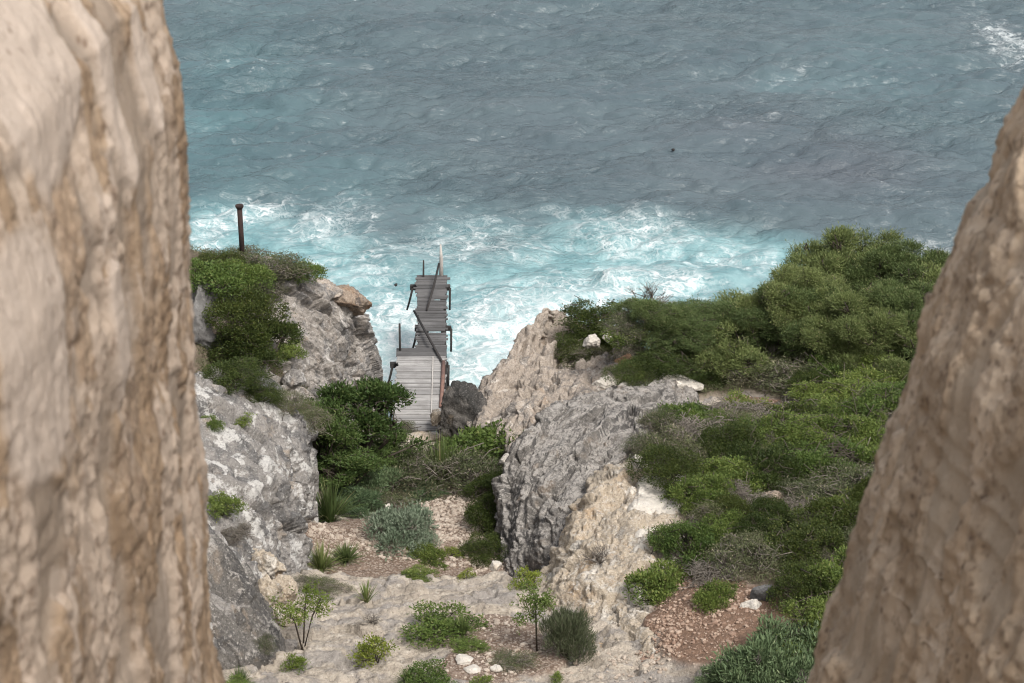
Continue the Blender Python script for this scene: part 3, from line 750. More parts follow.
teal = np.clip(sblob([(200, 150, 110, 160, 1.0), (900, 80, 90, 80, .35), (300, 180, 140, 50, .6)]) + .2 * wn, 0, 1)
# breaking water is rougher
H = H + turq * (.06 * fbm(np.column_stack([qx * 1.3, qy * 1.3, 0 * qx]), 4, 320)) * far
sme = mk_mesh('sea', np.column_stack([px_, py_, H * (.2 + .8 * far)]), grid_faces(len(sy), len(sx)))
attr(sme, 'turquoise', turq); attr(sme, 'foam', foam); attr(sme, 'violet', violet); attr(sme, 'teal', teal)
crest = np.clip((H - .25) / .35, 0, 1); attr(sme, 'crest', crest * far)

def sea_mat():
    t = NT('sea water')
    v = t.coord((1, 1, 1)); vw = t.coord((.55, 1.25, 1))
    # warped coordinates for the lacy foam
    nc = t.n('TexNoise'); t.L(v, nc.inputs['Vector']); nc.inputs['Scale'].default_value = .55; nc.inputs['Detail'].default_value = 4
    sub = t.n('VectorMath', operation='SUBTRACT'); t.L(nc.outputs['Color'], sub.inputs[0]); sub.inputs[1].default_value = (.5, .5, .5)
    scl = t.n('VectorMath', operation='SCALE'); t.L(sub.outputs[0], scl.inputs[0]); scl.inputs['Scale'].default_value = 3.4
    add = t.n('VectorMath', operation='ADD'); t.L(v, add.inputs[0]); t.L(scl.outputs[0], add.inputs[1]); wv = add.outputs[0]
    def ridge(scale, det, w_):
        n = t.noise(wv, scale, det, .55)
        return t.ramp(t.math('ABSOLUTE', t.math('SUBTRACT', n, .5)), 0.0, w_, inv=True)
    r1 = ridge(.55, 5, .050); r2 = ridge(1.5, 5, .060); e1 = t.ramp(t.voro(wv, .85, 'DISTANCE_TO_EDGE'), 0, .07, inv=True)
    e2 = t.ramp(t.voro(wv, 2.3, 'DISTANCE_TO_EDGE'), 0, .10, inv=True)
    lace = t.math('MAXIMUM', t.math('MAXIMUM', t.math('MULTIPLY', r1, .9), t.math('MULTIPLY', r2, .5)), t.math('MAXIMUM', t.math('MULTIPLY', e1, .5), t.math('MULTIPLY', e2, .25)))
    fo = t.attr('foam')
    brk = t.noise(v, 1.1, 6, .65, .4)
    amt = t.math('ADD', t.math('MULTIPLY', fo, 1.15), t.math('MULTIPLY', t.math('SUBTRACT', brk, .5), 1.5))
    lacef = t.math('MULTIPLY', lace, t.ramp(amt, .12, .85))
    solid = t.math('MULTIPLY', t.ramp(t.math('ADD', amt, t.math('MULTIPLY', t.math('SUBTRACT', t.noise(v, 4.5, 6, .7), .5), .7)), .88, 1.75), .68)
    foam_f = t.math('MAXIMUM', lacef, solid, True)
    # little whitecaps far out
    cap = t.math('MULTIPLY', t.ramp(t.attr('crest'), .85, 1.1), t.ramp(t.noise(v, 2.2, 6, .7), .56, .66))
    foam_f = t.math('MAXIMUM', foam_f, t.math('MULTIPLY', cap, .4), True)
    c = t.mix(t.math('MULTIPLY', t.attr('teal'), .8), (.096, .130, .143), (.080, .152, .168))
    c = t.mix(t.math('MULTIPLY', t.attr('violet'), .8), c, (.092, .104, .120))
    c = t.mix(t.math('MULTIPLY', t.ramp(t.noise(vw, .13, 6, .62, .5), .42, .62), .45), c, (.062, .092, .108))
    tq = t.mix(t.ramp(t.noise(v, .5, 6, .6, .6), .35, .65), (.135, .262, .284), (.24, .385, .402))
    c = t.mix(t.attr('turquoise'), c, tq)
    c = t.mix(t.math('MULTIPLY', t.ramp(t.attr('foam'), .4, 1.1), .75), c, (.47, .58, .59))
    c = t.mix(foam_f, c, (.70, .73, .73))
    v3 = t.coord((.45, 1.1, 1)); v4 = t.coord((.7, 1.0, 1))
    gust = t.math('ADD', .35, t.math('MULTIPLY', t.ramp(t.noise(t.coord((.6, 1.3, 1)), .075, 4, .6, .5), .38, .64), .95))
    def crests(vv, sc_, det): return t.math('ABSOLUTE', t.math('SUBTRACT', t.noise(vv, sc_, det, .6, .7), .5))
    n = t.bump(t.math('MULTIPLY', crests(v3, .9, 5), gust), .75, -.60)
    n = t.bump(t.math('MULTIPLY', crests(v4, 2.6, 4), gust), .55, -.22, n)
    n = t.bump(t.noise(v4, 7, 4, .6), .4, .05, n)
    n = t.bump(foam_f, .4, .05, n)
    rg = t.math('ADD', t.math('MULTIPLY', foam_f, .6), t.math('ADD', .16, t.math('MULTIPLY', t.attr('turquoise'), .2)), True)
    return t.done(t.princ(c, rg, n, .5, IOR=1.33).outputs[0])
tag(link('sea', sme, sea_mat()), kind='structure')

# ------------------------------------------------------------------ jetty
def wood_mat(name, a, b, dirt, sc=(1.2, 14, 14)):
    t = NT(name)
    v = t.coord(sc); vo = t.coord()
    gr = t.noise(v, 1.6, 6, .65, .3); big = t.noise(vo, .8, 5, .6, .3); fin = t.noise(vo, 18, 5, .6)
    geo = t.n('NewGeometry')
    c = t.mix(geo.outputs['Random Per Island'], a, b)
    c = t.mix(t.math('MULTIPLY', t.ramp(gr, .45, .68), .6), c, [x * .45 for x in a])
    c = t.mix(t.math('MULTIPLY', t.ramp(big, .45, .62), .55), c, dirt)
    c = t.mix(t.math('MULTIPLY', t.ramp(fin, .58, .7), .4), c, [x * .5 for x in dirt])
    return t.done(t.princ(c, .88, t.bump(gr, .4, .02), .2).outputs[0])
def rust_mat(name, a, b):
    t = NT(name); v = t.coord()
    n1 = t.noise(v, 5, 6, .65, .3); n2 = t.noise(v, 22, 5, .65)
    c = t.mix(t.ramp(n1, .38, .62), a, b); c = t.mix(t.math('MULTIPLY', t.ramp(n2, .55, .7), .6), c, [x * .45 for x in a])
    return t.done(t.princ(c, .85, t.bump(n2, .4, .02), .3).outputs[0])
M['deck_wood'] = wood_mat('bleached deck wood', (.42, .405, .39), (.25, .242, .236), (.20, .19, .182))
M['grey_wood'] = wood_mat('grey deck wood', (.165, .16, .158), (.095, .092, .092), (.075, .072, .072))
M['dark_wood'] = wood_mat('dark wet wood', (.06, .056, .054), (.04, .037, .036), (.035, .03, .028), (3, 3, 3))
M['pale_wood'] = wood_mat('driftwood grey', (.52, .49, .46), (.46, .43, .40), (.38, .35, .32), (3, 3, 3))
M['rust'] = rust_mat('rust', (.045, .027, .023), (.028, .020, .019))
M['red_rust'] = rust_mat('red rust stain', (.24, .14, .11), (.17, .105, .09))

jet = empty('jetty', (-3.65, 69.4, 4.0))
tag(jet, 'narrow weathered wooden jetty on trestles running out over the surf', 'jetty')
JZ, JZ2 = 4.0, 3.72
jo = np.array(jet.location)
def jb(mb, name, mat, smooth=False):
    V = np.concatenate(mb.v) - jo
    return link(name, mk_mesh(name, V, np.concatenate(mb.f), smooth), mat, jet)
near_l, near_r = P(393, 428, 69.2)[0], P(444, 428, 69.2)[0]
nfl, nfr = P(397, 348, 76.5)[0], P(446, 348, 76.5)[0]
ffl, ffr = P(416, 275, 85)[0], P(447.5, 275, 85)[0]
fnl = P(417.5, 345, 76.7)[0]; fnr = P(446, 345, 76.7)[0]
mb = MB(); y = 69.0
while y < 75.7:
    wd = rng.uniform(.14, .19); k = (y - 69) / 7.5
    a = near_l + (nfl - near_l) * k; b = near_r + (nfr - near_r) * k
    mb.box(((a + b) / 2 + rng.normal(0, .035), y + wd / 2, JZ - .03 + rng.normal(0, .010)), (b - a + rng.normal(0, .05), wd - rng.uniform(.012, .04), .05), Matrix.Rotation(rng.normal(0, .010), 4, 'Z') @ Matrix.Rotation(rng.normal(0, .012), 4, 'X'))
    y += wd
jb(mb, 'deck', M['deck_wood'])
mb = MB()
while y < 76.55:
    wd = rng.uniform(.17, .21); k = (y - 69) / 7.5
    a = near_l + (nfl - near_l) * k; b = near_r + (nfr - near_r) * k
    mb.box(((a + b) / 2, y + wd / 2, JZ - .03), (b - a + .05, wd - .02, .055), Matrix.Rotation(rng.normal(0, .008), 4, 'Z'))
    y += wd
jb(mb, 'deck', M['grey_wood'])['label'] = 'darker grey boards at the step'
mb = MB(); y = 76.6
while y < 85.0:
    wd = rng.uniform(.13, .21); k = (y - 76.6) / 8.4
    a = fnl + (ffl - fnl) * k; b = fnr + (ffr - fnr) * k
    if rng.uniform() < .06: b -= rng.uniform(.3, .9)
    if not 78.62 < y < 78.8: mb.box(((a + b) / 2 + rng.normal(0, .04), y + wd / 2, JZ2 - .03 + rng.normal(0, .012)), (b - a + rng.normal(0, .08), wd - rng.uniform(.015, .05), .05), Matrix.Rotation(rng.normal(0, .014), 4, 'Z') @ Matrix.Rotation(rng.normal(0, .02), 4, 'X'))
    y += wd
jb(mb, 'deck', M['grey_wood'])['label'] = 'grey lower outer deck'
# long bearers
for x0, x1, ya, yb, z in [(near_l + .15, nfl + .12, 69.3, 76.5, JZ), (near_r - .15, nfr - .12, 69.3, 76.5, JZ), (fnl + .1, ffl + .1, 76.5, 85, JZ2), (fnr - .1, ffr - .1, 76.5, 85, JZ2)]:
    mb = MB(); mb.bar((x0, ya, z - .16), (x1, yb, z - .16), .2); jb(mb, 'bearer', M['dark_wood'])
# trestles: cross beam with dark ends, two legs, two braces
for Y_, z, l, r in [(71.8, JZ, near_l, near_r), (75.6, JZ, nfl, nfr), (79.9, JZ2, fnl, fnr), (84.4, JZ2, ffl, ffr)]:
    mb = MB(); mb.box(((l + r) / 2 - .06, Y_, z - .33), (r - l + .38, .22, .2), jit=.015); jb(mb, 'cross_beam', M['dark_wood'])
    for sx_, e in ((-1, l - .05), (1, r + .05)):
        mb = MB(); mb.tube([(e - sx_ * .28, Y_ + .1, z - .25), (e - sx_ * .22, Y_ + .15, z - 7)], [.11, .14], 8); jb(mb, 'leg', M['dark_wood'], True)
        mb = MB(); mb.tube([(e + sx_ * .08, Y_ - .13, z - .3), (e + sx_ * (.24 if sx_ < 0 else .07), Y_ - .2, z - .95), (e + sx_ * (.36 if sx_ < 0 else .06), Y_ - .25, z - 1.35)], [.055, .05, .045], 6); jb(mb, 'brace', M['dark_wood'], True)
# upright posts
q = P(400, 350, 76.3); mb = MB(); mb.tube([(q[0], 76.3, JZ - .8), (q[0] + .01, 76.3, JZ + 1.25)], [.055, .045], 7); jb(mb, 'post', M['dark_wood'], True)
q = P(423, 278, 84.8); mb = MB(); mb.tube([(q[0], 84.8, JZ2 - .8), (q[0] + .04, 84.85, JZ2 + .85)], [.06, .035], 7); jb(mb, 'post', M['dark_wood'], True)
q = P(441, 276, 85.05); mb = MB(); mb.tube([(q[0], 85.05, JZ2 - .6), (q[0] + .02, 85.1, JZ2 + .75), (q[0], 85.1, JZ2 + 1.55)], [.11, .09, .04], 7); jb(mb, 'post', M['pale_wood'], True)['label'] = 'pale splintered end post'
# fallen rails
a = P(439, 262, 84.7); a[2] = JZ2 + .75; b = P(427, 311, 81.2)
mb = MB(); mb.tube([a, (a + np.array([b[0], 81.2, JZ2 + .06])) / 2 + [.03, 0, -.02], (b[0], 81.0, JZ2 + .05)], [.05, .055, .045], 7); jb(mb, 'rail', M['dark_wood'], True)
a = P(414, 316, 80.3); b = P(443, 364, 74.9)
mb = MB(); mb.tube([(a[0], 80.4, JZ2 + .28), ((a[0] + b[0]) / 2 - .03, 77.6, JZ + .12), (b[0], 74.9, JZ + .07)], [.05, .055, .05], 7); jb(mb, 'rail', M['dark_wood'], True)
a = P(444, 362, 75.0); b = P(441, 408, 70.9)
mb = MB(); mb.tube([(a[0] - .02, 75.05, JZ + .06), ((a[0] + b[0]) / 2, 73, JZ + .055), (b[0], 70.9, JZ + .055)], [.09, .085, .08], 8); jb(mb, 'pipe', M['red_rust'], True)
a = P(433, 355, 75.6); b = P(431, 425, 69.4)
mb = MB(); mb.bar((a[0], 75.6, JZ + .03), (b[0], 69.4, JZ + .03), .06); jb(mb, 'batten', M['pale_wood'])

# rocks and step at the jetty's land end
boulder(436, 418, 68.9, (.34, .55, .38), M['cream_rock'], 'cream rock wedged between the jetty and the dark boulder', 121, sub=4)
boulder(425, 441, 68.0, (1.35, .5, .3), M['cream_rock'], 'flat cream rock ledge at the landward foot of the jetty', 122, sub=5, rough=.7)

# spray thrown up where the surf meets the rocky point
def spray():
    r = np.random.default_rng(91); V0, F0 = ico(1); VV, FF = [], []; c = 0
    for (px, py, Y, n, h, wdt) in [(536, 334, 77.2, 1500, 1.5, .9), (505, 366, 74.5, 900, .8, .9), (478, 392, 72.3, 600, .6, .6), (378, 420, 73.5, 600, .7, .8), (560, 320, 79, 700, 1.0, 1.2)]:
        b = P(px, py, Y)
        for k in range(n):
            a = r.uniform(0, 6.28); t_ = r.uniform() ** 1.6
            q = np.array([b[0] - .4 + math.cos(a) * wdt * r.uniform() * (.3 + t_) - .3 * t_, b[1] + math.sin(a) * wdt * .6 * r.uniform(), .3 + (b[2] * .55 + h) * t_ * r.uniform(.4, 1)])
            VV.append(V0 * r.uniform(.008, .03) + q); FF.append(F0 + c); c += len(V0)
    t = NT('spray droplets'); m_ = t.done(t.princ((.80, .83, .84), .5, None, .3).outputs[0])
    o = link('spray', mk_mesh('spray', np.concatenate(VV), np.concatenate(FF)), m_); tag(o, 'white spray thrown up along the rocks', 'spray', kind='stuff')
spray()

# rusty post on the left headland
pb = P(242.5, 256, 66.4); pb[2] -= .5
post = empty('rusty_post', pb); tag(post, 'rusty iron post with a flange on top standing on the left headland', 'post')
mb = MB(); mb.tube([(0, 0, 0), (0, 0, 2.42)], [.095, .095], 14)
link('shaft', mb.mesh('shaft', True), M['rust'], post)
mb = MB(); mb.tube([(0, 0, 2.34), (0, 0, 2.40), (0, 0, 2.401), (0, 0, 2.46)], [.115, .145, .15, .15], 14); link('flange', mb.mesh('flange', False), M['rust'], post)

# dark things floating
for (px, py, lab, s) in [(396, 289, 'small dark scrap floating in the foam left of the jetty', .10), (673, 153, 'tiny dark object floating on the open grey water', .11)]:
    c = S(px, py); me = boulder_mesh('driftwood', (s, s * .8, s), 400 + px, 3)
    o = link('driftwood', me, M['dark_wood'], loc=(c[0], c[1], .22)); tag(o, lab, 'driftwood')
#VEG
# ------------------------------------------------------------------ vegetation
def leaf_mat(name, cols, transl=.25, rough=.6, spec=.25):
    t = NT(name)
    geo = t.n('NewGeometry'); oi = t.n('ObjectInfo')
    rnd = geo.outputs['Random Per Island']
    v = t.coord()
    c = t.mix(rnd, cols[0], cols[1])
    c = t.mix(t.math('MULTIPLY', t.ramp(t.noise(v, 2.2, 3, .5), .45, .65), .7), c, cols[2])
    c = t.mix(t.ramp(rnd, .93, .96), c, cols[3])
    hs = t.n('HueSaturation'); t.L(c, hs.inputs['Color'])
    mr = t.n('MapRange'); t.L(oi.outputs['Random'], mr.inputs[0]); mr.inputs[3].default_value = .8; mr.inputs[4].default_value = 1.25
    t.L(mr.outputs[0], hs.inputs['Value'])
    mr2 = t.n('MapRange'); t.L(oi.outputs['Random'], mr2.inputs[0]); mr2.inputs[3].default_value = .515; mr2.inputs[4].default_value = .485
    t.L(mr2.outputs[0], hs.inputs['Hue'])
    b = t.princ(hs.outputs[0], rough, None, spec)
    tr = t.n('BsdfTranslucent'); t.L(hs.outputs[0], tr.inputs[0])
    mx = t.n('MixShader'); mx.inputs[0].default_value = transl; t.L(b.outputs[0], mx.inputs[1]); t.L(tr.outputs[0], mx.inputs[2])
    return t.done(mx.outputs[0])
M['lf_bright'] = leaf_mat('bright green leaves', ((.098, .148, .034), (.145, .190, .046), (.066, .104, .027), (.21, .23, .075)))
M['lf_dark'] = leaf_mat('dark green leaves', ((0.039, 0.059, 0.013), (0.062, 0.084, 0.019), (0.031, 0.047, 0.012), (0.101, 0.109, 0.030)))
M['lf_olive'] = leaf_mat('olive needles', ((0.102, 0.140, 0.045), (0.158, 0.196, 0.070), (0.079, 0.108, 0.038), (0.228, 0.228, 0.105)), .2)
M['lf_heath'] = leaf_mat('heath leaves', ((0.083, 0.102, 0.045), (0.128, 0.138, 0.068), (0.112, 0.099, 0.063), (0.300, 0.270, 0.180)), .15)
M['lf_dry'] = leaf_mat('dry brush leaves', ((0.125, 0.115, 0.085), (0.194, 0.175, 0.138), (0.106, 0.098, 0.075), (0.325, 0.300, 0.250)), .1)
M['lf_silver'] = leaf_mat('silvery leaves', ((0.155, 0.201, 0.132), (0.213, 0.253, 0.178), (0.115, 0.161, 0.098), (0.276, 0.310, 0.230)), .15)
M['lf_grass'] = leaf_mat('grass blades', ((0.098, 0.137, 0.042), (0.156, 0.189, 0.065), (0.072, 0.111, 0.033), (0.364, 0.325, 0.169)), .2)
M['lf_yellow'] = leaf_mat('yellow green leaves', ((.15, .20, .03), (.21, .25, .05), (.10, .15, .025), (.26, .26, .08)))
M['lf_mid'] = leaf_mat('mid green leaves', ((.064, .105, .028), (.105, .150, .042), (.045, .076, .022), (.15, .18, .06)))
M['twig'] = rust_mat('grey twigs', (.20, .175, .15), (.13, .11, .09))
M['bark'] = rust_mat('dark bark', (.09, .072, .055), (.055, .045, .036))

def unit(a): return a / (np.linalg.norm(a, axis=-1, keepdims=True) + 1e-9)
def leaf_quads(p, d, L_, w_, r):
    s = unit(np.cross(d, r.normal(size=p.shape)))
    L_ = L_ * r.uniform(.7, 1.3, (len(p), 1)); w_ = w_ * r.uniform(.8, 1.2, (len(p), 1))
    V = np.stack([p, p + d * L_ * .5 + s * w_ * .5, p + d * L_, p + d * L_ * .5 - s * w_ * .5], 1).reshape(-1, 3)
    F = np.arange(len(V)).reshape(-1, 4)
    return V, F

def shrub_meshes(key, W, h, seed, dens, L_, w_, lobes=9, upb=.5, k=7, twigs=0, spr=.16, lobe_r=(.2, .34), flat=False, open_=0.0, rag=.38):
    """A crown of leaves in lobes on branching stems; W wide, h high, standing on its origin."""
    r = np.random.default_rng(seed)
    C, RD = [], []
    for i in range(lobes):
        a = i * 2.399 + r.uniform(-.5, .5); rr = math.sqrt((i + .4) / lobes) * .38 * W * r.uniform(.7, 1.25)
        top = h * (1 - .5 * (rr / (.5 * W)) ** 2) * r.uniform(.55, 1.05)
        rad = r.uniform(*lobe_r) * W * .8
        rz = min(rad * .8, top * .62)
        C.append((rr * math.cos(a), rr * math.sin(a), max(top - rz, rz * .55))); RD.append((rad, rad, rz))
    C, RD = np.array(C), np.array(RD)
    area = (2 * math.pi * RD[:, 0] ** 2)
    n_sp = max(12, int(dens * math.pi * W * W / 4 / k * 1.0))
    pick = r.choice(len(C), n_sp * 2, p=area / area.sum())
    dirs = unit(r.normal(size=(n_sp * 2, 3)) + np.array([0, 0, .45]))
    rad = r.uniform(.55, 1.0, (n_sp * 2, 1)) ** .6 * np.where(r.uniform(size=(n_sp * 2, 1)) < .10, r.uniform(1.0, 1.3, (n_sp * 2, 1)), 1.0)
    q = C[pick] + dirs * RD[pick] * rad * (1 + rag * perlin(dirs * 3.4 + pick[:, None] * 7.7, seed)[:, None])
    inside = np.zeros(len(q), int)
    for c, rd in zip(C, RD): inside += ((((q - c) / rd) ** 2).sum(1) < .5)
    keep = (inside == 0) | (r.uniform(size=len(q)) < .22)
    keep &= q[:, 2] > .02 * h
    if open_ > 0:
        keep &= perlin(q * np.maximum(4.4 / W, 1.7), seed + 3) > (open_ - .5)
    q, dr = q[keep][:n_sp], dirs[keep][:n_sp]
    pp = np.repeat(q, k, 0) + r.normal(0, spr * .5, (len(q) * k, 3)) * np.array([1, 1, .7])
    pp[:, 2] = np.maximum(pp[:, 2], .01)
    dd = unit(np.repeat(dr, k, 0) * .7 + r.normal(0, .55, pp.shape) + np.array([0, 0, upb]))
    V, F = leaf_quads(pp, dd, L_, w_, r)
    crown = mk_mesh('foliage', V, F, False)
    mb = MB()
    for c, rd in zip(C, RD):
        m = np.array([c[0] * .45, c[1] * .45, c[2] * .5]) + r.normal(0, .04 * W, 3)
        b0 = np.array([r.normal(0, .03 * W), r.normal(0, .03 * W), -.12])
        r0 = .012 * W + .008
        mb.tube([b0, m, c], [r0, r0 * .7, r0 * .4], 5)
        for j in range(4):
            e = c + unit(r.normal(size=3) + [0, 0, .4]) * rd * .9
            mb.tube([c * .8 + m * .2, (c + e) / 2 + r.normal(0, .03 * W, 3), e], [r0 * .45, r0 * .3, r0 * .12], 4)
    for j in range(twigs):
        i = r.integers(len(C)); d = unit(r.normal(size=3) + [0, 0, .7]); s0 = C[i] + r.normal(0, .1 * W, 3)
        e = C[i] + d * RD[i] * r.uniform(.9, 1.25)
        mid = (s0 + e) / 2 + r.normal(0, .03 * W, 3)
        if e[2] > .03: mb.tube([s0, mid, e], [.012, .009, .005], 4)
    return crown, mb.mesh('stem', True)

def tussock_mesh(n, L_, w_, seed, spread=.9, droop=.5):
    r = np.random.default_rng(seed); V, F = [], []
    a = r.uniform(0, 2 * math.pi, n); el = r.uniform(.0, spread, n); ln = L_ * r.uniform(.5, 1.1, n)
    b = np.column_stack([np.cos(a), np.sin(a), 0 * a]) * r.uniform(0, .12 * L_, (n, 1))
    d = np.column_stack([np.cos(a) * np.sin(el), np.sin(a) * np.sin(el), np.cos(el)])
    s = np.column_stack([-np.sin(a), np.cos(a), 0 * a])
    pts = []
    for i, f in enumerate((0, .35, .7, 1.0)):
        c = b + d * (ln * f)[:, None] - np.array([0, 0, 1]) * (ln * droop * np.sin(el) * f * f)[:, None]
        c[:, 2] = np.maximum(c[:, 2], -.02 if i == 0 else .01)
        wd = w_ * (1, .9, .6, .1)[i]
        pts.append(c - s * wd / 2); pts.append(c + s * wd / 2)
    V = np.stack(pts, 1).reshape(-1, 3)
    base = np.arange(n)[:, None] * 8
    F = np.concatenate([base + np.array([0, 1, 3, 2]), base + np.array([2, 3, 5, 4]), base + np.array([4, 5, 7, 6])])
    return mk_mesh('blades', V, F, False)

def bare_mesh(seed, h=1.0, n=7, depth=3, fine=.5):
    r = np.random.default_rng(seed); mb = MB()
    def grow(p, d, L_, rad, lev):
        e = p + d * L_; m = (p + e) / 2 + r.normal(0, .06 * L_, 3)
        mb.tube([p, m, e], [rad, rad * .8, rad * .55], 5 if lev == 0 else 4, caps=False)
        if lev < depth:
            for j in range(3 if lev else 4):
                grow(p + d * L_ * r.uniform(.5, 1), unit(d + r.normal(0, fine, 3) + [0, 0, .12]), L_ * r.uniform(.5, .78), rad * .55, lev + 1)
    for i in range(n):
        grow(np.array([r.normal(0, .03), r.normal(0, .03), -.1]), unit(r.normal(0, .55, 3) * [1, 1, .2] + [0, 0, .9]), h * r.uniform(.3, .42), .02 * h, 0)
    return mb.mesh('branches', True)

# one or more variants of each kind: key -> list of (crown mesh, stem mesh, width, height)
VAR = {}
def reg(key, name, lm, sm, n, **kw):
    VAR[key] = []
    for i in range(n):
        c, s = shrub_meshes(key, seed=hash_(key) + i * 13, **kw)
        c.materials.append(M[lm]); s.materials.append(M[sm])
        VAR[key].append((c, s, kw['W'], kw['h']))
    VAR[key + '_name'] = name
def hash_(s): return sum(ord(ch) * (i + 3) for i, ch in enumerate(s)) % 9973
reg('bright', 'shrub', 'lf_bright', 'bark', 3, W=2.0, h=1.0, dens=4600, L_=.066, w_=.028, lobes=12, lobe_r=(.16, .26), spr=.13, open_=.42, twigs=70)
reg('bigbright', 'shrub', 'lf_bright', 'bark', 2, W=3.0, h=1.35, dens=4300, L_=.068, w_=.029, lobes=22, lobe_r=(.11, .19), spr=.14, open_=.44, twigs=160)
reg('dark', 'shrub', 'lf_dark', 'bark', 3, W=2.0, h=1.1, dens=3800, L_=.062, w_=.026, lobes=11, lobe_r=(.17, .28), spr=.13, open_=.32, twigs=30)
reg('tall', 'shrub', 'lf_mid', 'bark', 2, W=2.2, h=2.1, dens=2300, L_=.10, w_=.036, lobes=24, lobe_r=(.07, .14), spr=.15, open_=.40, twigs=60, upb=.8)
reg('olive', 'juniper_shrub', 'lf_olive', 'bark', 3, W=3.2, h=1.9, dens=3600, L_=.11, w_=.020, lobes=18, lobe_r=(.12, .22), spr=.17, k=10, open_=.34, twigs=40)
reg('tree', 'juniper_tree', 'lf_olive', 'bark', 2, W=5.2, h=3.4, dens=4200, L_=.12, w_=.022, lobes=60, lobe_r=(.055, .125), spr=.2, k=10, open_=.42, rag=.6)
reg('heath', 'heath_shrub', 'lf_heath', 'twig', 3, W=1.8, h=.85, dens=2300, L_=.055, w_=.020, lobes=12, lobe_r=(.16, .26), spr=.14, twigs=90)
reg('dry', 'dry_shrub', 'lf_dry', 'twig', 2, W=1.6, h=.75, dens=1100, L_=.045, w_=.014, lobes=10, lobe_r=(.16, .28), spr=.14, twigs=320)
reg('silver', 'silvery_shrub', 'lf_silver', 'twig', 2, W=1.6, h=.75, dens=2600, L_=.10, w_=.026, lobes=12, lobe_r=(.15, .24), spr=.12, upb=.7)
M['lf_greygreen'] = leaf_mat('grey green leaves', ((0.102, 0.150, 0.072), (0.156, 0.210, 0.102), (0.084, 0.126, 0.060), (0.240, 0.288, 0.156)), .2)
reg('greygreen', 'shrub', 'lf_greygreen', 'twig', 2, W=2.6, h=1.1, dens=2300, L_=.15, w_=.032, lobes=18, lobe_r=(.12, .2), spr=.14, upb=.9)
reg('mat', 'mat_shrub', 'lf_bright', 'bark', 2, W=1.6, h=.42, dens=2800, L_=.07, w_=.032, lobes=14, lobe_r=(.15, .24), spr=.10)
M['lf_broom'] = leaf_mat('broom stems', ((0.065, 0.081, 0.042), (0.101, 0.117, 0.065), (0.058, 0.072, 0.039), (0.169, 0.156, 0.117)), .1)
reg('broom', 'broom_shrub', 'lf_broom', 'bark', 1, W=1.4, h=1.1, dens=5200, L_=.20, w_=.013, lobes=14, lobe_r=(.18, .3), spr=.10, upb=1.4)
reg('small', 'shrub', 'lf_yellow', 'bark', 2, W=.9, h=.6, dens=1700, L_=.065, w_=.032, lobes=7, lobe_r=(.2, .3), spr=.10, open_=.25)
reg('leafy', 'shrub', 'lf_bright', 'bark', 2, W=1.4, h=.85, dens=2300, L_=.075, w_=.036, lobes=11, lobe_r=(.17, .26), spr=.11)
VAR['tuft'] = [tussock_mesh(260, .75, .018, 11), tussock_mesh(220, .7, .018, 12)]
VAR['spiky'] = [tussock_mesh(46, .62, .035, 13, .8, .25)]
VAR['bare'] = [bare_mesh(5), bare_mesh(6)]
for k_ in ('tuft', 'spiky'):
    for m_ in VAR[k_]: m_.materials.append(M['lf_grass'])
for m_ in VAR['bare']: m_.materials.append(M['twig'])
# saplings: a crown on a bare stem
def sapling_meshes(seed, lm, H_, W, multi):
    r = np.random.default_rng(seed); mb = MB(); qs, ds = [], []
    tips = []
    nst = 3 if multi else 1
    for s in range(nst):
        a = r.uniform(0, 6.28); lean = .28 if multi else .05
        base = np.array([0, 0, -.1]); t1 = np.array([math.cos(a) * lean * .5 * H_, math.sin(a) * lean * .5 * H_, .5 * H_]); t2 = np.array([math.cos(a) * lean * H_, math.sin(a) * lean * H_, .8 * H_])
        mb.tube([base, t1, t2], [.028, .022, .012], 6)
        for j in range(9):
            d = unit(r.normal(size=3) + [0, 0, .5]); st = base + (t2 - base) * r.uniform(.62 if not multi else .6, 1)
            e = st + d * W * r.uniform(.25, .5); mb.tube([st, (st + e) / 2, e], [.010, .008, .004], 4); tips.append(e)
    tips = np.array(tips)
    n = 230
    q = tips[r.integers(len(tips), size=n)] + r.normal(0, .10, (n, 3)) * [1.1, 1.1, .9]
    pp = np.repeat(q, 8, 0) + r.normal(0, .04, (n * 8, 3)); dd = unit(r.normal(size=pp.shape) + [0, 0, .5])
    V, F = leaf_quads(pp, dd, .075, .034, r)
    c = mk_mesh('foliage', V, F, False); s = mb.mesh('stem', True); c.materials.append(M[lm]); s.materials.append(M['bark']); return c, s

